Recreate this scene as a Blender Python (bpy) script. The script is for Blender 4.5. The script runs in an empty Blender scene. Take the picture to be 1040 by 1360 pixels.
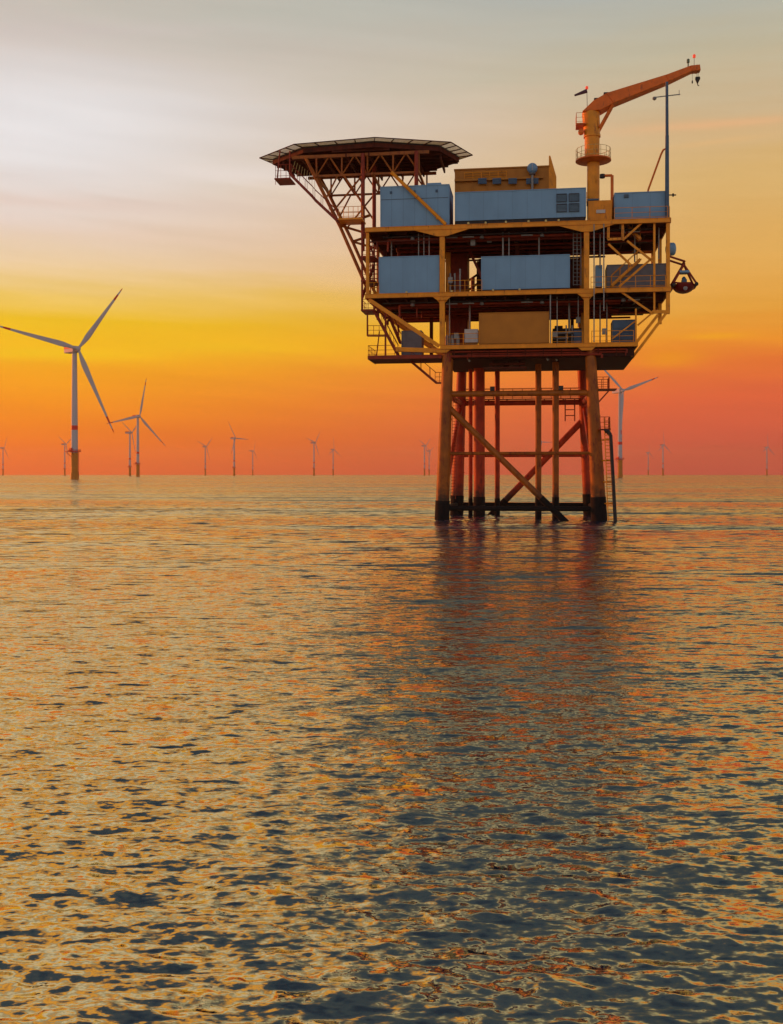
import bpy, math, random
import numpy as np
from mathutils import Vector, Matrix
random.seed(7)
R = math.radians
SC = bpy.context.scene
COL = SC.collection

# ------------------------------------------------------------------ camera
H, F, HY = 4.4, 1400.0, 630.0          # eye height (m), focal length in photo pixels, horizon row
cam_d = bpy.data.cameras.new('camera')
cam = bpy.data.objects.new('camera', cam_d); COL.objects.link(cam)
cam.location = (0, 0, H); cam.rotation_euler = (R(90), 0, 0)
cam_d.sensor_fit = 'VERTICAL'; cam_d.sensor_height = 36.0; cam_d.sensor_width = 27.53
cam_d.lens = F / 1360 * 36; cam_d.shift_y = -50 / 1360
cam_d.clip_start = 0.1; cam_d.clip_end = 40000
SC.camera = cam

# ------------------------------------------------------------------ exposure, sun
SC.view_settings.view_transform = 'Standard'; SC.view_settings.look = 'None'
SC.view_settings.exposure = 0.0; SC.view_settings.gamma = 1.0; SC.view_settings.use_curve_mapping = False
SUN_AZ, SUN_EL = R(-62), R(7)          # left of the view and slightly beyond it, low over the sea
sd = bpy.data.lights.new('sun', 'SUN'); sd.energy = 3.2; sd.angle = R(3); sd.color = (1.0, 0.20, 0.03)
sun = bpy.data.objects.new('sun', sd); COL.objects.link(sun)
sdir = Vector((math.sin(SUN_AZ)*math.cos(SUN_EL), math.cos(SUN_AZ)*math.cos(SUN_EL), math.sin(SUN_EL)))
sun.rotation_euler = sdir.to_track_quat('Z', 'Y').to_euler()
sun.location = (-60, 30, 60)

def lin(c):
    return tuple((v/255/12.92 if v/255 <= .04045 else ((v/255+.055)/1.055)**2.4) for v in c) + (1.0,)

# ------------------------------------------------------------------ world: dusk sky
W = bpy.data.worlds.new('World'); SC.world = W; W.use_nodes = True
nt = W.node_tree; nt.nodes.clear(); NN, LK = nt.nodes.new, nt.links.new
def mth(op, a, b=None, c=None, clamp=False):
    n = NN('ShaderNodeMath'); n.operation = op; n.use_clamp = clamp
    for i, v in enumerate((a, b, c)):
        if v is None: continue
        if isinstance(v, (int, float)): n.inputs[i].default_value = v
        else: LK(v, n.inputs[i])
    return n.outputs[0]
def mixc(fac, a, b, mode='MIX'):
    n = NN('ShaderNodeMix'); n.data_type = 'RGBA'; n.blend_type = mode
    for s, v in ((n.inputs[0], fac), (n.inputs[6], a), (n.inputs[7], b)):
        if isinstance(v, (int, float, tuple)): s.default_value = v
        else: LK(v, s)
    return n.outputs[2]
tc = NN('ShaderNodeTexCoord'); sp = NN('ShaderNodeSeparateXYZ'); LK(tc.outputs['Generated'], sp.inputs[0])
sx, sy, sz = sp.outputs
hor = mth('SQRT', mth('ADD', mth('MULTIPLY', sx, sx), mth('MULTIPLY', sy, sy)))
tel = mth('MAXIMUM', mth('DIVIDE', sz, mth('MAXIMUM', hor, 0.02)), 0.0)     # tangent of the elevation
az = mth('ARCTAN2', sx, sy)                                                 # azimuth from the view axis
cv = NN('ShaderNodeCombineXYZ'); LK(mth('MULTIPLY', az, 2.2), cv.inputs[0]); LK(mth('MULTIPLY', tel, 17.0), cv.inputs[1])
cn = NN('ShaderNodeTexNoise'); cn.inputs['Scale'].default_value = 1.0; cn.inputs['Detail'].default_value = 5; cn.inputs['Roughness'].default_value = .55
LK(cv.outputs[0], cn.inputs['Vector'])
cv2 = NN('ShaderNodeCombineXYZ'); LK(mth('MULTIPLY', az, 5.0), cv2.inputs[0]); LK(mth('ADD', mth('MULTIPLY', tel, 60.0), mth('MULTIPLY', az, 4.0)), cv2.inputs[1])
cn2 = NN('ShaderNodeTexNoise'); cn2.inputs['Scale'].default_value = 1.0; cn2.inputs['Detail'].default_value = 4
LK(cv2.outputs[0], cn2.inputs['Vector'])
n1 = mth('SUBTRACT', cn.outputs[0], .5); n2 = mth('SUBTRACT', cn2.outputs[0], .5)
amp = mth('MULTIPLY', tel, 1.0)
telp = mth('ADD', mth('MINIMUM', tel, 9.0), mth('ADD', mth('MULTIPLY', n1, mth('MULTIPLY_ADD', tel, .20, .015)), mth('MULTIPLY', n2, mth('MULTIPLY_ADD', tel, .04, .008))))
def ramp(stops):
    n = NN('ShaderNodeValToRGB'); cr = n.color_ramp; cr.interpolation = 'B_SPLINE' if False else 'LINEAR'
    while len(cr.elements) > 1: cr.elements.remove(cr.elements[0])
    for i, (p, c) in enumerate(stops):
        e = cr.elements[0] if i == 0 else cr.elements.new(p/1400)
        e.position = (p/1400)/(1+p/1400); e.color = lin(c)
    LK(mth('DIVIDE', telp, mth('ADD', telp, 1.0)), n.inputs[0]); return n.outputs[0]
SKY_L = ramp([(0,(230,96,44)),(40,(240,116,12)),(90,(245,146,0)),(130,(246,166,0)),(165,(246,190,0)),(195,(240,194,12)),
    (230,(237,200,100)),(265,(236,208,166)),(320,(228,210,196)),(390,(226,219,214)),(470,(222,217,214)),(560,(206,196,188)),
    (640,(194,188,176)),(800,(160,154,146)),(1050,(108,114,120)),(1300,(84,96,112)),(1700,(66,82,106)),(2600,(62,78,104)),(4500,(50,66,94)),(12000,(40,54,80))])
SKY_R = ramp([(0,(202,74,70)),(40,(212,82,66)),(100,(228,97,56)),(140,(236,118,44)),(172,(238,146,36)),(205,(232,162,58)),
    (280,(228,174,90)),(380,(218,178,112)),(450,(210,178,132)),(540,(192,182,154)),(600,(180,180,166)),(640,(172,176,170)),
    (800,(116,114,112)),(1050,(86,92,100)),(1300,(72,84,102)),(1700,(62,78,104)),(2600,(62,78,104)),(4500,(50,66,94)),(12000,(40,54,80))])
SKY_B = ramp([(0,(240,214,192)),(150,(236,220,208)),(500,(222,222,226)),(1000,(150,162,180)),(1500,(84,98,120)),(2600,(62,78,104)),(4500,(50,66,94)),(12000,(40,54,80))])
def sstep(v, a, b):
    n = NN('ShaderNodeMapRange'); n.interpolation_type = 'SMOOTHSTEP'
    n.inputs[1].default_value = a; n.inputs[2].default_value = b; LK(v, n.inputs[0]); return n.outputs[0]
azs = mth('ADD', az, mth('MULTIPLY', n1, .25))
sky = mixc(sstep(azs, -.38, .34), SKY_L, SKY_R)
sky = mixc(sstep(mth('ABSOLUTE', az), .9, 2.0), sky, SKY_B)
azb = mth('ADD', az, mth('MULTIPLY', n1, .35))                               # unseen golden glow added to brighten the water: bank high on the left
fill_glow = mth('MULTIPLY', mth('SUBTRACT', 1.0, sstep(azb, -.30, .0)), mth('MULTIPLY', sstep(telp, .45, .75), mth('SUBTRACT', 1.0, sstep(telp, .60, 1.25))))
fill_glow = mth('MULTIPLY', fill_glow, sstep(az, -2.2, -1.2))
sky = mixc(fill_glow, sky, lin((272,198,58)))
def gauss(px, py, wx, wy, tilt=0.0):
    a0, t0 = math.atan((px-520)/F), (HY-py)/F
    da = mth('SUBTRACT', az, a0); dt = mth('SUBTRACT', mth('ADD', tel, mth('MULTIPLY', n2, .012)), t0)
    dt = mth('SUBTRACT', dt, mth('MULTIPLY', da, tilt))
    q = mth('ADD', mth('POWER', mth('DIVIDE', da, wx/F), 2), mth('POWER', mth('DIVIDE', dt, wy/F), 2))
    return mth('EXPONENT', mth('MULTIPLY', q, -1.0))
for px, py, wx, wy, tl, col, k in (                                          # single cloud banks
        (40, 195, 190, 75, .10, (232,231,232), .75), (330, 235, 170, 12, .03, (232,222,216), .5),
        (60, 285, 260, 10, .02, (222,200,186), .6), (230, 322, 220, 14, .02, (226,198,170), .4),
        (955, 187, 120, 6, -.02, (232,180,130), .7), (950, 207, 60, 4, .05, (226,180,120), .45),
        (950, 453, 38, 4, 0, (244,166,20), .7), (890, 482, 45, 12, 0, (242,152,10), .7),
        (70, 478, 120, 10, .03, (246,204,0), .6), (300, 462, 120, 8, .0, (240,190,10), .5),
        (150, 60, 200, 10, .12, (205,194,188), .5), (420, 20, 260, 30, .05, (186,187,174), .55)):
    sky = mixc(mth('MULTIPLY', gauss(px, py, wx, wy, tl), k), sky, lin(col))
vs_ = NN('ShaderNodeVectorMath'); vs_.operation = 'SCALE'; LK(sky, vs_.inputs[0])
LK(mth('ADD', mth('MULTIPLY_ADD', n2, .16, 1.0), mth('MULTIPLY', n1, .10)), vs_.inputs['Scale']); sky = vs_.outputs[0]
ns = NN('ShaderNodeTexSky'); ns.sky_type = 'NISHITA'; ns.sun_disc = False
ns.sun_elevation = SUN_EL; ns.sun_rotation = SUN_AZ
sky = mixc(1.0, sky, mixc(1.0, ns.outputs[0], (.004, .004, .004, 1), 'MULTIPLY'), 'ADD')
bg = NN('ShaderNodeBackground'); bg.inputs[1].default_value = 1.0; LK(sky, bg.inputs[0])
wo = NN('ShaderNodeOutputWorld'); LK(bg.outputs[0], wo.inputs[0])
W.cycles.sampling_method = 'MANUAL'; W.cycles.sample_map_resolution = 1024

# ------------------------------------------------------------------ materials
def mat(name, col, rough=.5, metal=0.0, var=.18, scale=3.0, rust=None, rust_amt=.0, bump=0.0, emit=None, stretch=(1,1,1), stain=False):
    m = bpy.data.materials.new(name); m.use_nodes = True; t = m.node_tree; N, L = t.nodes, t.links
    b = N['Principled BSDF']; b.inputs['Roughness'].default_value = rough; b.inputs['Metallic'].default_value = metal; b.inputs['Specular IOR Level'].default_value = .3
    if emit:
        b.inputs['Emission Color'].default_value = (*emit[:3], 1); b.inputs['Emission Strength'].default_value = emit[3]
    c = N.new('ShaderNodeTexCoord'); mp = N.new('ShaderNodeMapping'); mp.inputs['Scale'].default_value = stretch
    L.new(c.outputs['Object'], mp.inputs[0])
    n = N.new('ShaderNodeTexNoise'); n.inputs['Scale'].default_value = scale; n.inputs['Detail'].default_value = 6
    L.new(mp.outputs[0], n.inputs['Vector'])
    r = N.new('ShaderNodeValToRGB'); r.color_ramp.elements[0].position = .3; r.color_ramp.elements[1].position = .7
    r.color_ramp.elements[0].color = (*[v*(1-var) for v in col], 1); r.color_ramp.elements[1].color = (*[min(1, v*(1+var)) for v in col], 1)
    L.new(n.outputs[0], r.inputs[0]); out = r.outputs[0]
    if rust:
        n2 = N.new('ShaderNodeTexNoise'); n2.inputs['Scale'].default_value = 1.6; n2.inputs['Detail'].default_value = 9; n2.inputs['Roughness'].default_value = .7
        mp2 = N.new('ShaderNodeMapping'); mp2.inputs['Scale'].default_value = (1.5, 1.5, .45); L.new(c.outputs['Object'], mp2.inputs[0]); L.new(mp2.outputs[0], n2.inputs['Vector'])
        r2 = N.new('ShaderNodeValToRGB'); r2.color_ramp.elements[0].position = .62-rust_amt; r2.color_ramp.elements[1].position = .75-rust_amt
        L.new(n2.outputs[0], r2.inputs[0])
        mx = N.new('ShaderNodeMix'); mx.data_type = 'RGBA'; L.new(r2.outputs[0], mx.inputs[0]); L.new(out, mx.inputs[6]); mx.inputs[7].default_value = (*rust, 1)
        out = mx.outputs[2]
    if stain:                                       # weed and rust climbing unevenly from the splash zone
        sz_ = N.new('ShaderNodeSeparateXYZ'); L.new(c.outputs['Object'], sz_.inputs[0])
        n3 = N.new('ShaderNodeTexNoise'); n3.inputs['Scale'].default_value = 2.2; n3.inputs['Detail'].default_value = 8; L.new(c.outputs['Object'], n3.inputs['Vector'])
        ma = N.new('ShaderNodeMath'); ma.operation = 'MULTIPLY_ADD'; ma.inputs[1].default_value = 3.2; L.new(n3.outputs[0], ma.inputs[0]); L.new(sz_.outputs[2], ma.inputs[2])
        mr = N.new('ShaderNodeMapRange'); mr.inputs[1].default_value = 3.5; mr.inputs[2].default_value = 5.2; mr.inputs[3].default_value = .9; mr.inputs[4].default_value = 0; L.new(ma.outputs[0], mr.inputs[0])
        mx = N.new('ShaderNodeMix'); mx.data_type = 'RGBA'; L.new(mr.outputs[0], mx.inputs[0]); L.new(out, mx.inputs[6]); mx.inputs[7].default_value = (.022,.012,.006,1); out = mx.outputs[2]
    L.new(out, b.inputs['Base Color'])
    if bump:
        bp = N.new('ShaderNodeBump'); bp.inputs['Strength'].default_value = bump; bp.inputs['Distance'].default_value = .03
        L.new(n.outputs[0], bp.inputs['Height']); L.new(bp.outputs[0], b.inputs['Normal'])
    return m
M = dict(
    yellow = mat('yellow paint', (.72,.25,.004), .42, var=.16, scale=1.2, rust=(.22,.055,.012), rust_amt=.05),
    leg_shade   = mat('shaded weathered leg paint', (.30,.078,.003), .5, var=.25, scale=1.0, rust=(.16,.024,.004), rust_amt=.10, stain=True),  # yellow paint darkened to hold the legs' shading, plus rust and weed
    rear_backlit  = mat('backlit red leg paint', (.38,.030,.003), .5, var=.3, scale=1.0, rust=(.16,.012,.004), rust_amt=.06, stain=True),  # yellow paint reddened, backlight and shade of the rear steel put into the colour
    boom   = mat('orange paint', (.70,.135,.006), .42, var=.15, scale=1.5, rust=(.18,.05,.02), rust_amt=.04),
    ochre  = mat('ochre cladding', (.42,.15,.008), .5, var=.10, scale=.8, rust=(.2,.06,.015), rust_amt=-.02),
    dark_red = mat('dark red steel', (.075,.012,.004), .8, var=.4, scale=1.5),  # dark red tone for deck plates, beams and inner steel
    under  = mat('dark red underside paint', (.032,.006,.003), .8, var=.4),  # darker red tone for the box below the lowest deck
    redst  = mat('red lit steel', (.22,.022,.006), .55, var=.3, scale=2),  # includes yellow steel, such as the stair tower, coloured as if lit red
    black  = mat('splash zone coating', (.006,.004,.004), .9, var=.5, scale=5, bump=.6),
    blue   = mat('blue grey cladding', (.165,.30,.455), .5, var=.08, scale=.7, rust=(.14,.225,.31), rust_amt=-.02, stretch=(1,1,.5)),
    joint  = mat('panel joint sealant', (.10,.17,.24), .7, var=.1),
    dblue  = mat('dark blue enclosure', (.05,.095,.16), .5, var=.15, scale=1.5),
    grille = mat('grille slats', (.06,.09,.13), .5, var=.2),
    dark   = mat('dark steel', (.022,.018,.018), .6, var=.4, scale=3),
    grey   = mat('galvanised steel', (.22,.21,.20), .5, metal=.3, var=.2, scale=4),
    dgrey  = mat('grey enclosure', (.15,.145,.16), .5, var=.15, scale=1.5),
    white  = mat('off white enclosure', (.46,.42,.40), .5, var=.12, scale=1.5),
    net    = mat('safety net cord', (.62,.47,.18), .7, var=.2, scale=6),
    hull   = mat('red rescue hull', (.14,.005,.006), .45, var=.15),
    tower  = mat('turbine white paint', (.38,.385,.42), .5, var=.05, scale=.05),
    tred   = mat('turbine red marking', (.55,.02,.02), .45, var=.08, scale=.1),
    tyell  = mat('turbine yellow foundation', (.40,.15,.008), .5, var=.15, scale=.2, rust=(.25,.08,.02), rust_amt=.02),
    lamp   = mat('red lamp', (.6,.03,.02), .4, emit=(1.0,.10,.04,.55)),
    green  = mat('weathered green unit', (.10,.15,.09), .5, var=.2),
    sock   = mat('windsock cloth', (.09,.04,.06), .8, var=.3),
)

# ------------------------------------------------------------------ mesh helpers
class MB:
    def __init__(s): s.v = []; s.f = []; s.m = []; s.cut = []
    def add(s, vs, fs, mi=0):
        s.cut.append((len(s.v), len(s.f))); o = len(s.v); s.v += [tuple(p) for p in vs]; s.f += [tuple(o+i for i in f) for f in fs]; s.m += [mi]*len(fs); return s
    def box(s, a, b, mi=0):
        x0,x1 = sorted((a[0],b[0])); y0,y1 = sorted((a[1],b[1])); z0,z1 = sorted((a[2],b[2]))
        return s.add([(x0,y0,z0),(x1,y0,z0),(x1,y1,z0),(x0,y1,z0),(x0,y0,z1),(x1,y0,z1),(x1,y1,z1),(x0,y1,z1)],
            [(0,3,2,1),(4,5,6,7),(0,1,5,4),(1,2,6,5),(2,3,7,6),(3,0,4,7)], mi)
    def ring(s, p, q, n, ra, rb, x, y, mi=0, caps=True):
        vs = []
        for c, r in ((p, ra), (q, rb)):
            for i in range(n):
                a = 2*math.pi*i/n; vs.append(c + x*(r*math.cos(a)) + y*(r*math.sin(a)))
        fs = [(i, (i+1) % n, n+(i+1) % n, n+i) for i in range(n)]
        if caps: fs += [tuple(range(n-1, -1, -1)), tuple(range(n, 2*n))]
        return s.add(vs, fs, mi)
    def tube(s, p, q, r, r2=None, n=8, mi=0):
        p, q = Vector(p), Vector(q); d = (q-p).normalized()
        x = d.orthogonal().normalized(); y = d.cross(x)
        return s.ring(p, q, n, r, r if r2 is None else r2, x, y, mi)
    def bar(s, p, q, w, h, mi=0):                    # rectangular bar, w across, h in the upright plane
        p, q = Vector(p), Vector(q); d = (q-p).normalized()
        up = Vector((0,0,1)) if abs(d.z) < .98 else Vector((0,1,0))
        x = d.cross(up).normalized(); y = x.cross(d)
        vs = [c + x*(sx_*w/2) + y*(sy_*h/2) for c in (p, q) for sx_, sy_ in ((-1,-1),(1,-1),(1,1),(-1,1))]
        return s.add(vs, [(0,1,5,4),(1,2,6,5),(2,3,7,6),(3,0,4,7),(3,2,1,0),(4,5,6,7)], mi)
    def path(s, pts, r, n=6, mi=0):
        for a, b in zip(pts[:-1], pts[1:]): s.tube(a, b, r, n=n, mi=mi)
        return s
    def prism(s, poly, v0, v1, mi=0):                # poly in (u, z), pushed through v
        n = len(poly); vs = [(u, v0, z) for u, z in poly] + [(u, v1, z) for u, z in poly]
        return s.add(vs, [tuple(range(n)), tuple(range(2*n-1, n-1, -1))] + [(i, n+i, n+(i+1) % n, (i+1) % n) for i in range(n)], mi)
    def lathe(s, c, prof, n=20, mi=0, axis='Z'):
        vs = []
        for r, h in prof:
            for i in range(n):
                a = 2*math.pi*i/n
                if axis == 'Z': vs.append((c[0]+r*math.cos(a), c[1]+r*math.sin(a), c[2]+h))
                elif axis == 'X': vs.append((c[0]+h, c[1]+r*math.cos(a), c[2]+r*math.sin(a)))
                else: vs.append((c[0]+r*math.cos(a), c[1]+h, c[2]+r*math.sin(a)))
        fs = []
        for k in range(len(prof)-1):
            for i in range(n): fs.append((k*n+i, k*n+(i+1) % n, (k+1)*n+(i+1) % n, (k+1)*n+i))
        fs += [tuple(range(n-1, -1, -1)), tuple((len(prof)-1)*n+i for i in range(n))]
        return s.add(vs, fs, mi)
    def rail(s, pts, h=1.1, step=1.5, r=.028):
        pts = [Vector(p) for p in pts]
        for a, b in zip(pts[:-1], pts[1:]):
            for k in (1.0, .55, .15): s.tube(a+Vector((0,0,h*k)), b+Vector((0,0,h*k)), r if k == 1 else r*.8, n=5)
            n = max(1, int(round((b-a).length/step)))
            for i in range(n+1):
                c = a.lerp(b, i/n); s.tube(c, c+Vector((0,0,h)), r, n=5)
        return s
    def ladder(s, p, q, w, axis, step=.3, r=.03):
        p, q, ax = Vector(p), Vector(q), Vector(axis).normalized()*(w/2)
        s.tube(p-ax, q-ax, r, n=5); s.tube(p+ax, q+ax, r, n=5)
        n = max(2, int((q-p).length/step))
        for i in range(1, n): c = p.lerp(q, i/n); s.tube(c-ax, c+ax, r*.7, n=5)
        return s

ROT = R(-8); CR, SR = math.cos(R(8)), math.sin(R(8)); OX, OY = 12.14, 100.0
def to_world(p): return (OX + p[0]*CR + p[1]*SR, OY - p[0]*SR + p[1]*CR, p[2])
def U(px, v):
    k = (px-520)/F; return (k*(OY+v*CR) - OX - v*SR)/(CR + k*SR)
def P(px, py, v):                                     # a point of the platform's own frame
    u = U(px, v); Y = OY - u*SR + v*CR; return (u, v, H + (HY-py)/F*Y)

ORG = {}
def setp(o, label=None, cat=None, group=None, kind=None):
    if label: o['label'] = label
    if cat: o['category'] = cat
    if group: o['group'] = group
    if kind: o['kind'] = kind
    return o
def thing(name, label, cat, base=(0,0,0), group=None):
    o = bpy.data.objects.new(name, None); COL.objects.link(o); o.empty_display_size = .5
    o.location = to_world(base); o.rotation_euler = (0,0,ROT); ORG[o] = Vector(base)
    return setp(o, label, cat, group)
def obj(name, mb, mats, parent=None, smooth=False, bevel=0.0, label=None):
    me = bpy.data.meshes.new(name); off = ORG.get(parent, Vector((0,0,0)))
    me.from_pydata([(x-off.x, y-off.y, z-off.z) for x, y, z in mb.v], [], mb.f)
    for m in (mats if isinstance(mats, (list, tuple)) else [mats]): me.materials.append(m)
    me.polygons.foreach_set('material_index', mb.m)
    me.update()
    if smooth: me.shade_smooth(); me.set_sharp_from_angle(angle=R(40))
    o = bpy.data.objects.new(name, me); COL.objects.link(o)
    if parent: o.parent = parent; ORG[o] = off
    if bevel:
        b = o.modifiers.new('bevel', 'BEVEL'); b.width = bevel; b.segments = 2; b.limit_method = 'ANGLE'
    if label: o['label'] = label
    return o

def each(name, mb, mats, parent=None, smooth=False, bevel=0.0):     # every piece of the batch becomes an object of its own
    ends = mb.cut[1:] + [(len(mb.v), len(mb.f))]
    for (v0, f0), (v1, f1) in zip(mb.cut, ends):
        q = MB(); q.add(mb.v[v0:v1], [tuple(i-v0 for i in f) for f in mb.f[f0:f1]]); obj(name, q, mats, parent, smooth, bevel)

# ------------------------------------------------------------------ sea
def build_sea():
    rng = np.random.default_rng(11)
    rs = [2.0]
    while rs[-1] < 9000:
        r = rs[-1]
        if r < 7: d = .12
        elif r < 170: d = min(max(r*r*1.5/6160, .02), .26)
        else: d = r*.05
        rs.append(r+d)
    rs[-1] = 9000.0; rs = np.array(rs)
    th = np.concatenate([np.arange(-math.pi, -.62, .09), np.arange(-.62, -.46, .006), np.arange(-.46, .46, .00135), np.arange(.46, .62, .006), np.arange(.62, math.pi-.01, .09)])
    T, RR = np.meshgrid(th, rs)
    x, y = RR*np.sin(T), RR*np.cos(T)
    dth = np.where(np.abs(T) < .46, .00135, np.where(np.abs(T) < .62, .006, .09))
    dr = np.gradient(rs)[:, None]*np.ones_like(T)
    z = np.zeros_like(x); dx = np.zeros_like(x); dy = np.zeros_like(x)
    n = 130
    lam = np.exp(rng.uniform(math.log(.10), math.log(2.6), n))
    ang = R(78) + rng.normal(0, R(37), n)                      # mostly rolling towards the eye, crests slanting a little
    ph = rng.uniform(0, 2*math.pi, n)
    wgt = np.where(lam < .2, 1.0, np.where(lam < .5, 1.3, np.where(lam < 1.2, .65, .42)))
    slope = .185*wgt*math.sqrt(2.0/n)
    gust = .78 + .22*np.sin(x*.11+1.3+.05*y)*np.sin(y*.075+.6) + .12*np.sin(x*.031-y*.043)
    for i in range(n):
        k = 2*math.pi/lam[i]; kx, ky = k*math.cos(ang[i]), k*math.sin(ang[i]); a = slope[i]/k
        sp_ = np.maximum(dr, RR*dth*.6); att = np.clip((lam[i]/sp_-2.5)/2.5, 0, 1)*gust
        p = kx*x + ky*y + ph[i]
        z += a*att*np.cos(p); dx -= .75*a*att*math.cos(ang[i])*np.sin(p); dy -= .75*a*att*math.sin(ang[i])*np.sin(p)
    for lx, ly in ((5.6,100.9),(20.4,98.6),(9.0,113.9),(22.6,112.0),(10.3,108.0)):      # wash round the legs
        q = np.hypot(x-lx, y-ly); z += .07*np.exp(-np.abs(q-1.0)/1.8)*np.cos(q*5.2+lx)*(np.abs(T) < .46)
    co = np.stack([x+dx, y+dy, z], -1).reshape(-1, 3)
    nr, nc = x.shape
    ii = np.arange((nr-1)*nc).reshape(nr-1, nc); jj = np.roll(np.arange(nc), -1)
    a = ii; b = (ii//nc)*nc + jj[None, :]
    quads = np.stack([a, a+nc, b+nc, b], -1).reshape(-1, 4)
    quads = quads[:, ::-1]
    co = np.vstack([co, [[0,0,0]]]); c = len(co)-1
    tris = np.stack([np.arange(nc), np.full(nc, c), jj], -1)[:, ::1]
    me = bpy.data.meshes.new('sea')
    me.vertices.add(len(co)); me.vertices.foreach_set('co', co.astype(np.float32).ravel())
    nl = quads.size + tris.size; npz = len(quads)+len(tris)
    me.loops.add(nl); me.loops.foreach_set('vertex_index', np.concatenate([quads.ravel(), tris.ravel()]).astype(np.int32))
    me.polygons.add(npz)
    st = np.concatenate([np.arange(len(quads))*4, len(quads)*4 + np.arange(len(tris))*3]).astype(np.int32)
    me.polygons.foreach_set('loop_start', st)
    me.update(calc_edges=True); me.validate(); me.shade_smooth()
    if me.polygons[0].normal.z < 0: me.flip_normals()
    m = bpy.data.materials.new('sea water'); m.use_nodes = True; t = m.node_tree; N, L = t.nodes, t.links
    b = N['Principled BSDF']
    b.inputs['Specular Tint'].default_value = (1.0, .80, .50, 1); b.inputs['Base Color'].default_value = (.018, .043, .108, 1); b.inputs['IOR'].default_value = WATER_IOR  # reflections tinted gold, sunset glow put into the water's own colour
    g = N.new('ShaderNodeNewGeometry')
    def mm(op, a, c=None, d=None):
        q = N.new('ShaderNodeMath'); q.operation = op
        for i, v in enumerate((a, c, d)):
            if v is None: continue
            if isinstance(v, (int, float)): q.inputs[i].default_value = v
            else: L.new(v, q.inputs[i])
        return q.outputs[0]
    sxyz = N.new('ShaderNodeSeparateXYZ'); L.new(g.outputs['Position'], sxyz.inputs[0])
    dist = mm('SQRT', mm('ADD', mm('POWER', sxyz.outputs[0], 2), mm('POWER', sxyz.outputs[1], 2)))
    mr = N.new('ShaderNodeMapRange'); mr.inputs[1].default_value = 12; mr.inputs[2].default_value = 80; L.new(dist, mr.inputs[0])
    far = mr.outputs[0]
    def slopes(scale, sc, amp):
        mp = N.new('ShaderNodeMapping'); mp.inputs['Scale'].default_value = sc; mp.inputs['Rotation'].default_value = (0,0,R(-7)); L.new(g.outputs['Position'], mp.inputs[0])
        ns_ = N.new('ShaderNodeTexNoise'); ns_.inputs['Scale'].default_value = scale; ns_.inputs['Detail'].default_value = 4.5; L.new(mp.outputs[0], ns_.inputs['Vector'])
        v = N.new('ShaderNodeVectorMath'); v.operation = 'SUBTRACT'; v.inputs[1].default_value = (.5,.5,.5); L.new(ns_.outputs['Color'], v.inputs[0])
        w = N.new('ShaderNodeVectorMath'); w.operation = 'MULTIPLY'; w.inputs[1].default_value = (.6, 1.0, 0); L.new(v.outputs[0], w.inputs[0])
        q = N.new('ShaderNodeVectorMath'); q.operation = 'SCALE'; L.new(w.outputs[0], q.inputs[0])
        if isinstance(amp, (int, float)): q.inputs['Scale'].default_value = amp
        else: L.new(amp, q.inputs['Scale'])
        return q.outputs[0]
    fine = slopes(5.0, (.5, 1.2, 1), mm('MULTIPLY_ADD', far, -.92, 1.15))
    tiny = slopes(17.0, (.55, 1.1, 1), mm('MULTIPLY_ADD', far, -.78, .92))
    mid = slopes(1.1, (.45, 1.1, 1), mm('MULTIPLY', far, .26))
    big = slopes(.22, (.35, 1.0, 1), mm('MULTIPLY', far, .12))
    huge = slopes(.03, (.16, 1.0, 1), mm('MULTIPLY', far, .55))
    def dashes(scale, sc, lo, hi, amp):                # short steep lee faces scattered by the wind
        mp = N.new('ShaderNodeMapping'); mp.inputs['Scale'].default_value = sc; mp.inputs['Rotation'].default_value = (0,0,R(6)); L.new(g.outputs['Position'], mp.inputs[0])
        ns_ = N.new('ShaderNodeTexNoise'); ns_.inputs['Scale'].default_value = scale; ns_.inputs['Detail'].default_value = 2.5; L.new(mp.outputs[0], ns_.inputs['Vector'])
        r_ = N.new('ShaderNodeMapRange'); r_.interpolation_type = 'SMOOTHSTEP'; r_.inputs[1].default_value = lo; r_.inputs[2].default_value = hi; L.new(ns_.outputs[0], r_.inputs[0])
        cv_ = N.new('ShaderNodeCombineXYZ'); L.new(mm('MULTIPLY', r_.outputs[0], amp), cv_.inputs[1]); return cv_.outputs[0]
    d1 = dashes(1.2, (.5, 1.5, 1), .52, .70, mm('MULTIPLY_ADD', far, -.54, -.16))
    d2 = dashes(3.8, (.5, 1.3, 1), .53, .72, mm('MULTIPLY_ADD', far, .14, -.42))
    d4 = dashes(.06, (.2, 1.3, 1), .52, .70, -.22)
    d3 = dashes(.45, (.35, 1.5, 1), .54, .72, mm('MULTIPLY_ADD', far, -.50, -.04))
    acc = g.outputs['Normal']
    for s_ in (fine, tiny, mid, big, huge, d1, d2, d3, d4):
        ad = N.new('ShaderNodeVectorMath'); ad.operation = 'ADD'; L.new(acc, ad.inputs[0]); L.new(s_, ad.inputs[1]); acc = ad.outputs[0]
    nz = N.new('ShaderNodeVectorMath'); nz.operation = 'NORMALIZE'; L.new(acc, nz.inputs[0]); L.new(nz.outputs[0], b.inputs['Normal'])
    L.new(mm('MULTIPLY_ADD', far, .08, .045), b.inputs['Roughness'])
    gl = N.new('ShaderNodeBsdfGlossy'); gl.inputs['Color'].default_value = (1.0,.85,.38,1)  # gold coloured sheen laid over the water's plain reflection
    L.new(nz.outputs[0], gl.inputs['Normal']); L.new(mm('MULTIPLY_ADD', far, .08, .045), gl.inputs['Roughness'])
    mxs = N.new('ShaderNodeMixShader'); mxs.inputs[0].default_value = .48
    L.new(b.outputs[0], mxs.inputs[1]); L.new(gl.outputs[0], mxs.inputs[2]); L.new(mxs.outputs[0], N['Material Output'].inputs[0])
    me.materials.append(m)
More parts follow.
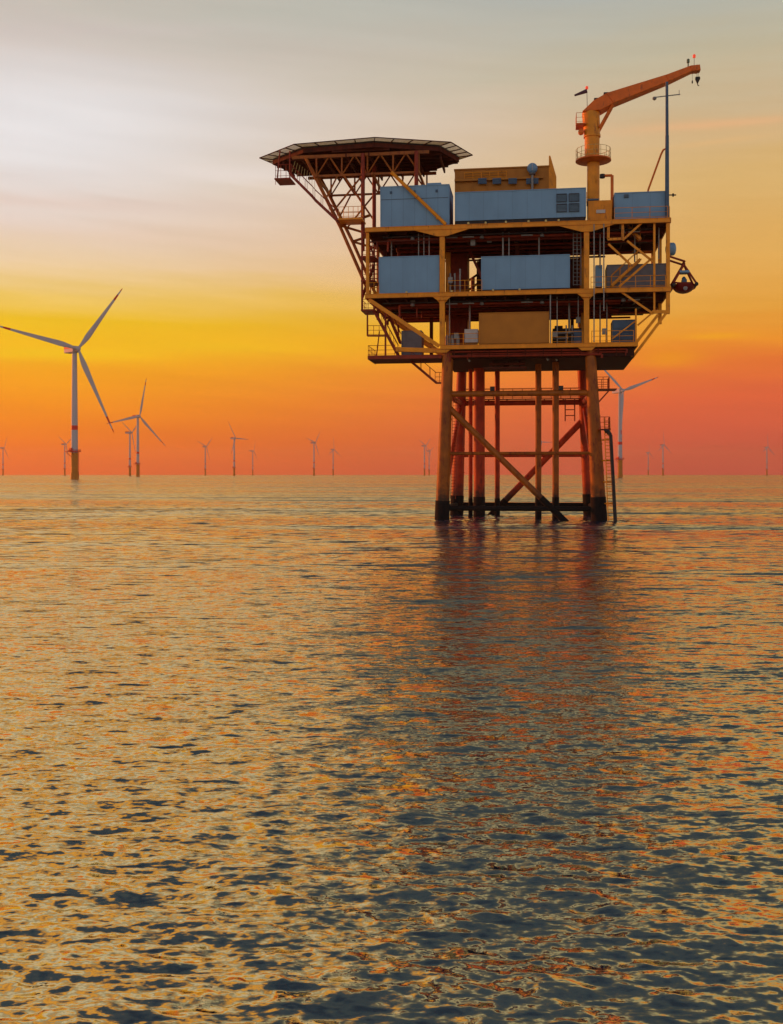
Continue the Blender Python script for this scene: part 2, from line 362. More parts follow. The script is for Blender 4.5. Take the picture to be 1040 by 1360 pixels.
    o = bpy.data.objects.new('sea', me); COL.objects.link(o); o['kind'] = 'structure'
    return o
WATER_IOR = 2.6
build_sea()

# ================================================================== OFFSHORE PLATFORM
plat = thing('offshore_platform', 'tall yellow offshore platform on steel legs carrying blue grey containers and a helideck', 'platform', (0,0,0))
DEP = 14.0
ZA, ZB, ZC = P(588,299,0)[2], P(588,388,0)[2], P(588,458.5,0)[2]      # weather, middle and lower deck tops
UL, UR = U(486,0), U(890,0)
U2, U3 = U(587.5,.4), U(779,.4)                                        # the two main columns of the front

# ---- legs: one of each of the four, with black splash zone as a sub-part
def leg(px_t, px_b, v, rt, rb, ys, vt=None):
    top = Vector(P(px_t, 473, v if vt is None else vt)); top.z = ZC-.6
    Yb = OY - U(px_b, v)*SR + v*CR
    bot = Vector((U(px_b, v), v, -2.5)); wl = Vector((U(px_b, v), v, 0))
    d = (top-wl)/(top.z-wl.z); bot = wl + d*(-2.5)
    zs = H + (HY-ys)/F*Yb; s = wl + d*zs
    rs = rt + (rb-rt)*(top.z-zs)/(top.z)
    l = obj('leg', MB().tube(s, top, rs, rt, n=24), M['rear_backlit' if v > 5 else 'leg_shade'], plat, True)
    # anode bosses and weld rings belong to the leg's own surface
    for k in (.18, .36, .55, .74):
        c = s.lerp(top, k); rr = rs + (rt-rs)*k
        obj('weld_collar', MB().tube(c-d*.07, c+d*.07, rr+.035, n=24), M['rear_backlit' if v > 5 else 'leg_shade'], l, True)
    obj('splash_zone', MB().tube(bot, s+d*.004, rb*1.10, rs*1.06, n=24), M['black'], l, True)
    return wl, d
FL, FLd = leg(595, 587, .8, .52, .68, 665)
FR, FRd = leg(784, 796, .8, .50, .72, 660)
BL, BLd = leg(613.5, 606.5, 14.2, .52, .70, 658)
BR, BRd = leg(773, 784, 14.2, .52, .70, 656)
def on(w, d, z): return w + d*z
def zy(py, v=0.8): return H + (HY-py)/F*(OY+v)
# caisson and risers
c = MB(); uc = U(636.5, 9.5); c.tube((uc,9.5,zy(660,9.5)), (uc,9.5,ZC-.5), .58, n=24); co = obj('caisson', c, M['rear_backlit'], plat, True)
obj('splash_zone', MB().tube((uc,9.5,-2.5), (uc,9.5,zy(660,9.5)), .62, n=24), M['black'], co, True)
for px, v, r, ytop, ys in ((625,10.5,.22,470,662), (660.5,12.0,.27,478,662), (715,6.0,.30,478,660), (738,4.5,.32,476,660)):
    u = U(px, v); t = obj('riser_pipe', MB().tube((u,v,zy(ys,v)), (u,v,ZC-.5), r, n=14), M['rear_backlit' if v > 9 else 'leg_shade'], plat, True)
    obj('splash_zone', MB().tube((u,v,-2.5), (u,v,zy(ys,v)), r*1.08, n=14), M['black'], t, True)
# horizontal braces
z1 = zy(522.5); z2 = zy(602); z3 = zy(675.5)
def hb(a, b, z, r, m, name='horizontal_brace'): return obj(name, MB().tube(on(*a, z), on(*b, z), r, n=16), M[m], plat, True)
fl, fr, bl, br = (FL,FLd), (FR,FRd), (BL,BLd), (BR,BRd)
hb(fl, fr, z1, .28, 'leg_shade'); hb(bl, br, z1, .28, 'rear_backlit'); hb(fl, bl, z1, .28, 'rear_backlit'); hb(fr, br, z1, .28, 'rear_backlit')
hb(fl, fr, z2, .15, 'leg_shade'); hb(bl, br, z2, .15, 'rear_backlit')
hb(fl, fr, z3, .24, 'black'); hb(bl, br, z3, .24, 'black'); hb(fl, bl, z3, .22, 'black'); hb(fr, br, z3, .22, 'black')
# diagonals of the jacket
def diag(a, b, r, zs, m='rear_backlit'):
    a, b = Vector(a), Vector(b); k = (zs-b.z)/(a.z-b.z); m_ = b.lerp(a, k)
    o = obj('diagonal_brace', MB().tube(m_, a, r, n=18), M[m], plat, True)
    obj('splash_zone', MB().tube(b, m_, r*1.05, n=18), M['black'], o, True)
a = on(FL, FLd, zy(537)); b = Vector(P(748, 690, .8)); d = (b-a).normalized(); diag(a, b+d*1.5, .30, zy(661), 'leg_shade')
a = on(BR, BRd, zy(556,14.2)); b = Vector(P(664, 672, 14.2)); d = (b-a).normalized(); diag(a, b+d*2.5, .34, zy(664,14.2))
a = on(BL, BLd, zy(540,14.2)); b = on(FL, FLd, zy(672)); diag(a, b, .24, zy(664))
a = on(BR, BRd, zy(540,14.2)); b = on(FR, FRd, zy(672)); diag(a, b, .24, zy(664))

# jacket walkway on the upper brace
w = MB(); zw = z1+.36
ua, ub = on(BL,BLd,z1).x, on(BR,BRd,z1).x
w.box((ua+.5, 13.6, zw), (ub-.4, 14.7, zw+.06))
for u in np.arange(ua+1, ub-.5, 2.0): w.box((u, 13.7, z1+.2), (u+.1, 14.6, zw))
wk = obj('walkway', w, M['redst'], plat)
obj('handrail', MB().rail([(ua+.5,13.62,zw+.06),(ub-.4,13.62,zw+.06)], 1.1, 1.0).rail([(ua+.5,14.68,zw+.06),(ub-.4,14.68,zw+.06)], 1.1, 1.0), M['redst'], wk)
w = MB(); uo = on(FR,FRd,z1).x; u_e = U(818,2)
w.box((uo+.3, .6, zw-.06), (u_e, 3.2, zw)); w.bar((uo+.2,.9,z1-1.3),(uo+1.6,.9,zw-.1),.12,.12); w.bar((uo+.2,2.9,z1-1.3),(uo+1.6,2.9,zw-.1),.12,.12)
wk = obj('walkway', w, M['redst'], plat)
obj('handrail', MB().rail([(uo+.4,.65,zw),(u_e-.7,.65,zw),(u_e-.7,3.15,zw),(uo+.4,3.15,zw)], 1.1, .7), M['redst'], wk)
lmp = MB()
for px in (654, 745): 
    u = U(px, .8); lmp.box((u-.22, .6, z1+.27), (u+.22, 1.0, z1+.68))
each('junction_box', lmp, M['dark'], plat)
# boat landing on the right
bl_ = MB()
x_t, x_b = U(812,-.6), U(818,-.6)
for v in (-1.3, .9):
    zt, zb = zy(576,0), -1.5
    bl_.path([(U(803,v), v, zt+.15), (U(806,v), v, zt+.25), (U(811,v), v, zt-.2), (U(818.5,v), v, zb)], .17, n=10)
obj('fender_tube', bl_, M['dark'], plat, True, label='curved dark fender tube of the boat landing')
bl_ = MB().ladder((U(806,-.2), -.2, zy(556)), (U(812,-.2), -.2, -.5), .55, (1,.3,0), .32, .045)
for py in (585, 612, 640, 668): bl_.tube((U(799,.5), .5, zy(py)), (U(812+(py-585)*.06,-.2), -.2, zy(py)), .07)
obj('ladder', bl_, M['yellow'], plat)
w = MB(); zl = zy(571); w.box((U(796,-.5), -.8, zl-.08), (U(811,-.5), 1.2, zl))
wk = obj('landing_platform', w, M['redst'], plat)
obj('handrail', MB().rail([(U(797,-.8),-.78,zl),(U(810,-.8),-.78,zl),(U(810,-.8),1.15,zl)], 1.1, .5), M['redst'], wk)

# rungs up the left front leg and a cable ladder at the right rear
obj('ladder', MB().ladder(on(FL,FLd,2.0)+Vector((.9,1.2,0)), on(FL,FLd,12.0)+Vector((.8,1.2,0)), .5, (1,.2,0)), M['redst'], plat)
obj('cable_ladder', MB().ladder((U(757,13.4),13.4,zy(560,13.4)), (U(757,13.4),13.4,z1+.4), 1.0, (1,0,0), .5, .07), M['redst'], plat)

# ---- decks
def deck(name, z, u0, u1, v1, th=.42, plate='dark_red', skip=None):
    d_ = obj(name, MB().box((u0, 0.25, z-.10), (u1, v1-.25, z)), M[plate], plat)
    fb = MB(); fb.box((u0, 0, z-th), (u1, .06, z+.012)); fb.box((u0,-.06,z-.03),(u1,.24,z+.012)); fb.box((u0,-.06,z-th),(u1,.22,z-th+.03))
    fb.box((u0, v1-.06, z-th), (u1, v1, z+.012)); fb.box((u0-.10,0.0,z-th),(u0-.001,v1,z+.012)); fb.box((u1+.001,0.0,z-th),(u1+.10,v1,z+.012))
    obj('edge_girder', fb, M['yellow'], d_)
    j = MB(); n = int((u1-u0)/1.9)
    for i in range(1, n):
        u = u0 + (u1-u0)*i/n; j.box((u-.02, .3, z-th-.12), (u+.02, v1-.3, z-.101)); j.box((u-.12, .3, z-th-.16), (u+.12, v1-.3, z-th-.121))
    obj('deck_beam', j, M['dark_red'], d_)
    k = MB()
    for v in (3.4, 7.0, 10.6): k.box((u0+.2, v-.03, z-th-.32), (u1-.2, v+.03, z-.102)); k.box((u0+.2, v-.16, z-th-.37), (u1-.2, v+.16, z-th-.321))
    obj('main_girder', k, M['dark_red'], d_)
    return d_
dA = deck('weather_deck', ZA, UL, UR, DEP)
dB = deck('middle_deck', ZB, UL, UR, DEP)
u_cl, u_cr = U(586,0), U(846,0)
dC = deck('lower_deck', ZC, u_cl, u_cr, DEP, .40)
b = MB(); b.box((u_cl+.2,.5,ZC-1.25),(u_cr-.2,.62,ZC-.45)); b.box((u_cl+.2,DEP-.7,ZC-1.25),(u_cr-.2,DEP-.58,ZC-.45))
for u in np.linspace(u_cl+.5, u_cr-.5, 9): b.box((u-.05,.63,ZC-1.2),(u+.05,DEP-.71,ZC-.8))
b.box((u_cl+.2,.64,ZC-1.32),(u_cr-.2,DEP-.72,ZC-1.26))
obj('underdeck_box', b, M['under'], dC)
# lower left ledge, hung from the middle deck
ZD = P(540,474,2)[2]; ul0 = U(490,1)
ld = obj('side_deck', MB().box((ul0,.6,ZD-.28),(u_cl-.02,5.4,ZD)), M['dark_red'], plat)
obj('edge_girder', MB().box((ul0-.05,.52,ZD-.34),(u_cl-.02,.595,ZD+.02)).box((ul0-.06,.6,ZD-.34),(ul0-.004,5.4,ZD+.02)), M['redst'], ld)
obj('handrail', MB().rail([(ul0+2.6,.62,ZD),(ul0,.62,ZD),(ul0,5.4,ZD)], 1.0, .9), M['redst'], ld)

# haunches under the weather deck girder at both columns, and small ones at the middle deck
for z, dw, dh, w_ in ((ZA,2.6,.62,2.6),(ZB,.9,.34,1.0),(ZC,.8,.28,.9)):
    for uc_ in (U2, U3):
        zt = z-.425
        obj('haunch', MB().prism([(uc_-dw,zt),(uc_-.45,zt-dh),(uc_+.45,zt-dh),(uc_+dw,zt)], .01, .16), M['yellow'], plat)

# columns: front pair, outer posts, rear row
def post(u, v, z0, z1_, w_, name='column', m='yellow'):
    return obj(name, MB().box((u-w_/2, v-w_/2, z0), (u+w_/2, v+w_/2, z1_)), M[m], plat, bevel=.02)
for uc_ in (U2, U3):
    post(uc_, .42, ZC+.02, ZB-.44, .50); post(uc_, .42, ZB+.02, ZA-.44, .50)
    for v in (7.0, 13.4): post(uc_, v, ZC+.02, ZB-.8, .5); post(uc_, v, ZB+.02, ZA-.8, .5)
for v in (.3, 7.0, 13.6):
    post(UL+.12, v, ZB+.02, ZA-.43, .30); post(UR-.16, v, ZB+.02, ZA-.43, .34)
post(UR-.16, .3, P(888,417,.3)[2], ZB-.43, .34); post(UR-.16, 7, P(888,417,.3)[2], ZB-.43, .34)
post(U(869,.3), .3, ZB+.02, ZA-.43, .20, 'post'); post(U(869,.3), .3, P(869,414,.3)[2], ZB-.43, .18, 'post')
post(U(844.5,.3), .3, ZC+.02, P(844,410,.3)[2], .16, 'post')
for px, z0, z1_ in ((789,ZC+.02,ZA-.43),(802,P(802,415,.6)[2],ZA-.43)): post(U(px,-.25), -.25, z0, z1_, .11, 'post', 'grey')
post(U(731,.2), .2, ZC+.02, ZB-.43, .12, 'post', 'grey')
for px, v in ((687,5),(512,6),(573,9),(660,11),(745,9),(700,9)): post(U(px,v), v, ZB+.02, ZA-.8, .42, 'column', 'dark_red')
for px, v in ((656,6),(690,8),(573,9),(612,9),(760,11)): post(U(px,v), v, ZC+.02, ZB-.8, .34, 'column', 'dark_red')

# knee at the lower right: bottom beam between the outer posts, sloping struts to the lower deck
def strut(p, q, w_=.18, name='strut', m='yellow'): return obj(name, MB().bar(p, q, w_, w_), M[m], plat)
zk = P(880,417,.3)[2]
strut((U(866,.3), .3, zk+.2), (UR-.001, .3, zk+.2), .28)
for v in (.3, 7.0):
    strut(P(874,418,v) if v < 1 else (U(874,.3),v,zk), (u_cr-.1, v, ZC-.1), .26); strut((U(884,.3), v, zk), (u_cr+.15, v, ZC-.75), .24)
strut((U(866,.3),.3,zk+.1), (U(847,.3),.3,P(847,432,.3)[2]), .16)
strut(P(824,387,.25), P(868,417,.25), .18); 
# left knee: from the middle deck corner down to the lower deck
strut((UL+.25,.3,ZB-.5), (U2-.3,.3,ZC-.05), .36)
strut(P(526,464,.75), (u_cl-.03,.75,P(586,466,.75)[2]), .42)
strut((UL+.35,6.5,ZB-.5), (U2-.4,6.5,ZC-.15), .30); strut((UL+.35,12.5,ZB-.5), (U2-.4,12.5,ZC-.15), .30)
# right bay bracing between the decks
for a_, b_ in (((857,292),(827,319)),((833,320),(868,348)),((808,324),(838,352)),((868,341),(822,381))): strut(P(*a_,.35), P(*b_,.35), .19)
for px in (808, 827): strut(P(px,293,.35), P(px,318,.35), .24)
strut(P(807,318,.34), P(828,317,.34), .22)
for a_, b_ in (((622,330),(640,368)),((500,326),(516,345)),((556,345),(580,330))): strut(P(*a_,7), P(*b_,7), .26, m='redst')
strut((U2+.3,7,ZB+.1),(U(700,7),7,ZA-.9),.2,m='dark_red'); strut((U(700,7),7,ZA-.9),(U3-.3,7,ZB+.1),.2,m='dark_red')
strut((U2+.3,13.4,ZB+2.6),(U(660,13.4),13.4,ZA-.9),.2,m='dark_red')
strut(P(813,450,.6),P(843,427,.6),.12)

# handrails on the deck edges
for pts_, st_ in (([(U(592,0)+.2,.1,ZB),(U(640,0),.1,ZB)],1.5),([(UL+.3,.1,ZB),(U(503,0),.1,ZB)],.6),([(U(785,0),.1,ZB),(UR-.4,.1,ZB)],1.5),([(UR-.02,.6,ZB),(UR-.02,13.4,ZB)],1.5),([(U2+.5,DEP-.1,ZB),(U3-.5,DEP-.1,ZB),(UR-.4,DEP-.1,ZB)],1.5)):
    obj('handrail', MB().rail(pts_,1.1,st_), M['yellow'], dB)
for pts_ in ([(U(592,0)+.2,.1,ZC),(U(636,0),.1,ZC)],[(U(733,0),.1,ZC),(U(774,0),.1,ZC)],[(U(786,0),.1,ZC),(u_cr-.3,.1,ZC)],[(U2+.5,DEP-.1,ZC),(u_cr-.3,DEP-.1,ZC)]):
    obj('handrail', MB().rail(pts_), M['yellow'], dC)
for pts_ in ([(U(745,5),4.6,ZA+2.75),(U(779,5),4.6,ZA+2.75)], [(U(816,.1),.1,ZA),(UR-.2,.1,ZA)], [(UR-.02,.2,ZA),(UR-.02,13.6,ZA),(U3,13.8,ZA)]):
    obj('handrail', MB().rail(pts_), M['yellow'], dA)

hz = MB()
for px in (622,645,672,702,725,742): hz.lathe((U(px,-.1),-.12,ZA-.05), [(.05,0),(.10,.02),(.10,.18),(.06,.22)], 8)
for px in (540,600,655,690): hz.lathe((U(px,-.1),-.12,ZB-.05), [(.05,0),(.10,.02),(.10,.16),(.06,.2)], 8)
each('deck_light', hz, M['net'], plat)

# underdeck services: pipes, cable trays and lamp strips under each ceiling
for zc, parent, u0, u1 in ((ZA,dA,UL,UR),(ZB,dB,UL,UR)):
    pp = MB()
    for v, r, dz in ((1.4,.10,.95),(1.9,.07,.95),(2.6,.14,1.0),(4.6,.11,1.1),(6.1,.16,1.15),(8.2,.09,1.1),(9.4,.14,1.2),(11.6,.10,1.1)):
        a0 = u0+random.uniform(.5,5); a1 = u1-random.uniform(.5,6)
        pp.tube((a0,v,zc-dz),(a1,v,zc-dz),r,n=8); pp.tube((a0,v,zc-dz),(a0,v,zc-dz-random.uniform(.3,1.6)),r,n=8)
    obj('pipework', pp, M['redst'], parent, True)
    tr = MB()
    for v, dz in ((1.0,.78),(5.4,1.0),(10.0,1.05)): tr.box((u0+1.5,v-.25,zc-dz-.05),(u1-1.5,v+.25,zc-dz)); 
    for k in range(14):
        u = random.uniform(u0+1, u1-2); v = random.uniform(1,11); tr.box((u,v,zc-.95),(u+random.choice((.2,.5)),v+2.0,zc-.88))
    obj('cable_tray', tr, M['dark'], parent)
    la = MB()
    for px in (600,622,700,842): la.box((U(px,1.2)-.55,1.1,zc-1.0),(U(px,1.2)+.55,1.3,zc-.9))
    each('strip_light', la, M['grey'], parent)
lo = MB()
for px,v in ((655,2),(675,3),(690,2.5)): 
    u = U(px,v); lo.tube((u,v,ZC-1.3),(u,v,ZC-2.0),.06); 
lo.box((U(642,2),1.5,ZC-2.15),(U(700,2),4,ZC-2.0)); lo.tube((U(650,1.8),1.8,ZC-1.7),(U(697,1.8),1.8,ZC-1.7),.14); lo.tube((U(672,2.6),2.6,ZC-1.5),(U(672,2.6),2.6,ZC-1.9),.3)
obj('hanging_tray', lo, M['dark_red'], dC, label='dark cable tray hanging under the lower deck')
hp = MB()
for px,v in ((618,1),(734,1.5),(722,1)): hp.path([(U(px,v),v,ZC-.9),(U(px,v)+.3,v,ZC-1.2),(U(px,v)+.45,v,ZC-1.5)],.12)
obj('pipe_stub', hp, M['grey'], dC, True)

for k_, (dz, r_, v) in enumerate(((.62,.09,.34),(.86,.06,.36),(1.06,.11,.33))):
    a0 = u_cl + (.6, 2.5, .8)[k_]; a1 = u_cr - (.9, 1.0, 3.2)[k_]
    obj('service_pipe', MB().path([(a0,v,ZC-dz-.5),(a0,v,ZC-dz),(a1,v,ZC-dz),(a1,v,ZC-dz-.35)], r_, n=8), M['redst'], dC, True)
pb = MB()
for u in np.arange(u_cl+1.2, u_cr-1, 1.7): pb.box((u-.05,.24,ZC-1.22),(u+.05,.47,ZC-.42))
each('pipe_bracket', pb, M['dark_red'], dC)
gp = MB()
for zc in (ZA, ZB):
    for uc_ in (U2, U3):
        for sg in (-1, 1): gp.prism([(uc_+sg*.26,zc-.44),(uc_+sg*.26,zc-1.0),(uc_+sg*.75,zc-.44)][::sg], .30, .34)
each('gusset_plate', gp, M['yellow'], plat)
dp = MB()
for px, v, z0, z1_, r_ in ((520,2.2,ZB+3.0,ZA-.5,.07),(556,.9,ZB+3.2,ZA-.5,.05),(563,.9,ZB+3.2,ZA-.5,.05),(570,.9,ZB+3.1,ZA-.5,.05),(668,1.6,ZB+3.0,ZA-.5,.09),(676,1.6,ZB+3.0,ZA-.5,.06),(716,2.0,ZB+3.0,ZA-.5,.08),
        (597,.8,ZC+.01,ZB-.5,.06),(624,2.4,ZC+1.7,ZB-.5,.09),(740,1.2,ZC+.01,ZB-.5,.06),(756,2.5,ZC+1.2,ZB-.5,.10),(768,.9,ZC+1.6,ZB-.5,.05),(797,2.4,ZC+.01,ZB-.5,.06),(806,2.4,ZC+.01,ZB-.5,.06),(797,1.4,ZB+2.2,ZA-.5,.07),(843,2.6,ZB+2.9,ZA-.5,.07),(875,1.6,ZB+2.9,ZA-.5,.06)):
    u = U(px, v); dp.tube((u,v,z0),(u,v,z1_), r_, n=8)
each('drop_pipe', dp, M['grey'], plat, True)
jb = MB()
for px, py, v in ((598,372,.5),(606,446,.6),(737,444,.5),(803,440,.7),(768,425,3.0),(628,322,2.0),(650,318,2.5),(700,400,2.2),(548,402,2.0),(826,300,1.2)):
    p_ = P(px, py, v); jb.box((p_[0]-.22,v,p_[2]-.28),(p_[0]+.22,v+.25,p_[2]+.28))
each('wall_box', jb, M['grey'], plat)
fl2 = MB()
for px, v in ((640,1.2),(720,1.2),(548,1.0),(828,1.0)): 
    for zc in (ZA, ZB): fl2.lathe((U(px,v),v,zc-1.15), [(.10,0),(.22,.05),(.16,.28),(.05,.36)], 10)
each('flood_lamp', fl2, M['grey'], plat, True)
ap2 = MB().bar((UL+.3,.35,ZA-1.3),(U2-.3,.35,ZA-1.3),.05,.10); ap2.bar((U2+.3,3.2,ZB-1.2),(U3-.3,3.2,ZB-1.2),.3,.12)
each('cable_rack', ap2, M['dark_red'], plat)
# ladders, stairs
def stair(p, q, w_, name, m, axis=(0,1,0), label=None):
    s = MB(); p, q = Vector(p), Vector(q); ax = Vector(axis)*(w_/2)
    s.bar(p-ax, q-ax, .07, .24); s.bar(p+ax, q+ax, .07, .24)
    n = max(3, int(abs(q.z-p.z)/.24))
    for i in range(n+1): c = p.lerp(q, i/n); s.box(c-ax-Vector((.12,0,.02)), c+ax+Vector((.12,0,.02)))
    o = obj(name, s, M[m], plat, label=label)
    h = MB()
    for sgn in (-1, 1):
        h.tube(p+ax*sgn+Vector((0,0,1.0)), q+ax*sgn+Vector((0,0,1.0)), .03, n=5)
        for i in range(0, n+1, 3): c = p.lerp(q, i/n)+ax*sgn; h.tube(c, c+Vector((0,0,1.0)), .025, n=5)
    obj('handrail', h, M[m], o); return o
# stair tower up the left side
st = MB(); us = U(481,1)
for px, v in ((481,1.2),(481,3.8),(497,3.8)): st.box((U(px,v)-.09,v-.09,P(px,411,v)[2]),(U(px,v)+.09,v+.09,ZA+.0))
for py in (340,372,411): st.box((U(479.5,1.2),1.1,P(480,py,1.2)[2]-.15),(U(498,1.2),3.9,P(480,py,1.2)[2]))
for a_, b_ in (((481,395),(497,352)),((497,340),(482,305))): st.bar(P(*a_,2.5),P(*b_,2.5),.9,.12)
stt = obj('stair_tower', st, M['redst'], plat)
obj('handrail', MB().rail([P(480,411,1.1),P(498,411,1.1)],1.0,.6).rail([P(480,372,1.1),P(498,372,1.1)],1.0,.6).rail([P(480,340,1.1),P(498,340,1.1)],1.0,.6).rail([P(480,411,1.1),P(480,411,1.1)[:1]+(3.9,)+P(480,411,1.1)[2:]],1.0,.9), M['redst'], stt)
obj('ladder', MB().ladder(P(497.5,388,6),P(496,310,6),.8,(1,0,0),.45,.07).ladder(P(491.5,386,4),P(491.5,305,4),.45,(1,0,0),.4,.05), M['redst'], plat)
stair(P(497,413,2.0), P(529,472,2.0), 1.0, 'stair', 'redst', label='red stair down to the lower left ledge')
stair(P(514,413,5.0), P(532,456,5.0), .9, 'stair', 'redst')
bb = MB().bar(P(488,415,1.5),P(488,446,1.5),.14,.14).bar(P(488,446,1.5),P(512,446,1.5),.14,.16).bar(P(512,415,1.5),P(512,474,1.5),.16,.16).bar(P(500,474,1.5),P(504,440,1.5),.1,.1)
bb.rail([P(489,446,1.6),P(511,446,1.6)],1.0,.5)
obj('stair_landing', bb, M['redst'], plat)
stair(P(547,481,3.0), P(579,508,3.0), .8, 'stair', 'redst', label='red stair hanging under the lower deck')
w = MB().box(P(578,508,2.6)[:1]+(2.5,P(578,508,3)[2]-.1), P(591,508,2.6)[:1]+(3.6,P(578,508,3)[2])); w.rail([P(578,508,2.6),P(590,508,2.6)],1.0,.45)
obj('stair_landing', w, M['redst'], plat)
stair(P(812,380,1.8), P(850,345,1.8), .8, 'stair', 'yellow'); stair(P(850,318,2.2), P(826,294,2.2), .8, 'stair', 'yellow')
# scaffold ladder bay beside container B
sc_ = MB()
for px in (761.5, 766.5, 771.5): sc_.tube(P(px,379,1.2),P(px,306,1.2),.045,n=5)
for k in range(14): py = 378-k*5.2; sc_.tube(P(761.5,py,1.2),P(771.5,py,1.2),.035,n=5)
obj('caged_ladder', sc_, M['grey'], plat)

# back equipment that closes the bays (part of the plant, bolted and piped in)
def plant(name, px0, px1, y0, z0, v0, v1, m, n=3):
    u0, u1 = U(px0,v0), U(px1,v0); zt = P((px0+px1)/2, y0, v0)[2]
    b_ = MB().box((u0,v0,z0),(u1,v1,zt)); w_ = (u1-u0)/n
    for i in range(n): b_.box((u0+w_*i+.1,v0-.05,z0+.15),(u0+w_*(i+1)-.1,v0-.001,zt-.15))
    b_.box((u0+.2,v0+.2,zt+.001),(u0+.2+min(.8,w_),v1-.2,zt+.3))
    return obj(name, b_, M[m], plat, bevel=.02)
plant('switchgear_panel', 592, 621, 336, ZB+.001, 8.5, 11.5, 'redst', 4)
plant('switchgear_panel', 633, 770, 345, ZB+.001, 10.0, 12.5, 'dark_red', 6)
plant('switchgear_panel', 503, 580, 350, ZB+.001, 10.0, 12.5, 'dark_red', 4)
plant('switchgear_panel', 592, 621, 420, ZC+.001, 8.5, 11.5, 'redst', 4)
plant('pump_frame', 734, 772, 436, ZC+.001, 6.0, 8.0, 'dark', 3)
plant('switchgear_panel', 636, 726, 430, ZC+.001, 9, 12, 'dark_red', 5)
tk = MB().lathe((U(607,4),4,ZB), [(.3,0),(.55,.1),(.55,2.2),(.3,2.5)], 16).lathe((U(628,5),5,ZB), [(.15,0),(.2,.05),(.2,2.2),(.1,2.3)], 12)
each('standing_tank', tk, M['redst'], plat, True)
fl_ = MB()
for px in (598,604,611): fl_.tube((U(px,.9),.9,ZB),(U(px,.9),.9,ZB+random.uniform(1.4,2.4)),.09)
for px in (740,752,760): fl_.tube((U(px,1.5),1.5,ZC),(U(px,1.5),1.5,P(px,432,1.5)[2]),.07)
fl_.tube(P(734,443,1.4),P(772,441,1.4),.10); fl_.tube(P(734,450,1.4),P(755,449,1.4),.08)
for px in (594,601,608): fl_.lathe((U(px,1.0),1.0,ZC), [(.18,0),(.2,.05),(.2,.95),(.08,1.1)], 10)
each('pipe_riser', fl_, M['grey'], plat, True)
# round blue tank end at the right edge
obj('vessel', MB().lathe((U(884,4),4,P(888,331,4)[2]), [(.25,0),(.55,.08),(.62,.3),(.62,.75),(.5,.9),(.2,.98)], 20, axis='X'), M['blue'], plat, True, label='small round blue vessel at the right edge')

# ---- helideck, part of the platform
ZH = P(530,183,0)[2]
def pt_h(px, py):                                        # a point on the landing deck's level
    Y = (ZH-H)*F/(HY-py); X = (px-520)*Y/F
    dx_, dy_ = X-OX, Y-OY; return (dx_*CR - dy_*SR, dx_*SR + dy_*CR)
cy = 7.0; cx = (U(346,cy)+U(629,cy))/2; ra = (U(629,cy)-U(346,cy))/2/1.15; rb = 6.1/1.15
ZH = P(512,182.5,cy-6.0)[2]
octo = []
for k in range(8):
    a_ = R(10+45*k); octo.append((cx+ra*math.cos(a_), cy+rb*math.sin(a_)))
def prism_h(mb, poly, z0, z1_):
    n = len(poly); vs = [(u,v,z0) for u,v in poly]+[(u,v,z1_) for u,v in poly]
    return mb.add(vs, [tuple(range(n-1,-1,-1)), tuple(range(n,2*n))]+[(i,(i+1)%n,n+(i+1)%n,n+i) for i in range(n)])
hd = obj('helideck', prism_h(MB(), octo, ZH-.22, ZH), M['dark'], plat, label='eight sided landing deck with a safety net round its rim')
k = MB()
for i in range(8):
    p, q = octo[i], octo[(i+1) % 8]; k.bar((*p,ZH-.45),(*q,ZH-.45),.14,.42)
def inside_span(v):
    xs = []
    for i in range(8):
        p, q = octo[i], octo[(i+1) % 8]
        if (p[1]-v)*(q[1]-v) < 0: xs.append(p[0]+(q[0]-p[0])*(v-p[1])/(q[1]-p[1]))
    return min(xs), max(xs)
for v in np.arange(cy-rb+.6, cy+rb-.4, 1.1):
    a_, b_ = inside_span(v); k.bar((a_,v,ZH-.55),(b_,v,ZH-.55),.12,.6)
obj('rim_girder', k, M['dark_red'], hd)
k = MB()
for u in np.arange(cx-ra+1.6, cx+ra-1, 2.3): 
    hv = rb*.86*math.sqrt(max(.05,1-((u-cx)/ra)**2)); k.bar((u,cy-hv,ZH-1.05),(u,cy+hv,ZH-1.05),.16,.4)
obj('deck_beam', k, M['dark_red'], hd)
# net: frames and cords, sloping up and out
net = MB(); fr_ = MB()
def outp(p, s, dz): return Vector((cx+(p[0]-cx)*s, cy+(p[1]-cy)*s, ZH-.05+dz))
for i in range(8):
    p, q = octo[i], octo[(i+1) % 8]; p0, q0 = outp(p,1.0,0), outp(q,1.0,0); p1, q1 = outp(p,1.15,.10), outp(q,1.15,.10)
    for s_ in np.linspace(.12, .9, 8): net.tube(p0.lerp(p1,s_), q0.lerp(q1,s_), .017, n=4)
    L_ = (q1-p1).length; n = int(L_/.17)
    for j in range(n): net.tube(p0.lerp(q0,j/n), p1.lerp(q1,j/n), .017, n=4)
    fr_.tube(p1, q1, .05, n=6)
    for j in range(4): fr_.bar(p0.lerp(q0,j/4)-Vector((0,0,.1)), p1.lerp(q1,j/4), .07, .09)
obj('safety_net', net, M['net'], hd); obj('net_frame', fr_, M['dark_red'], hd)
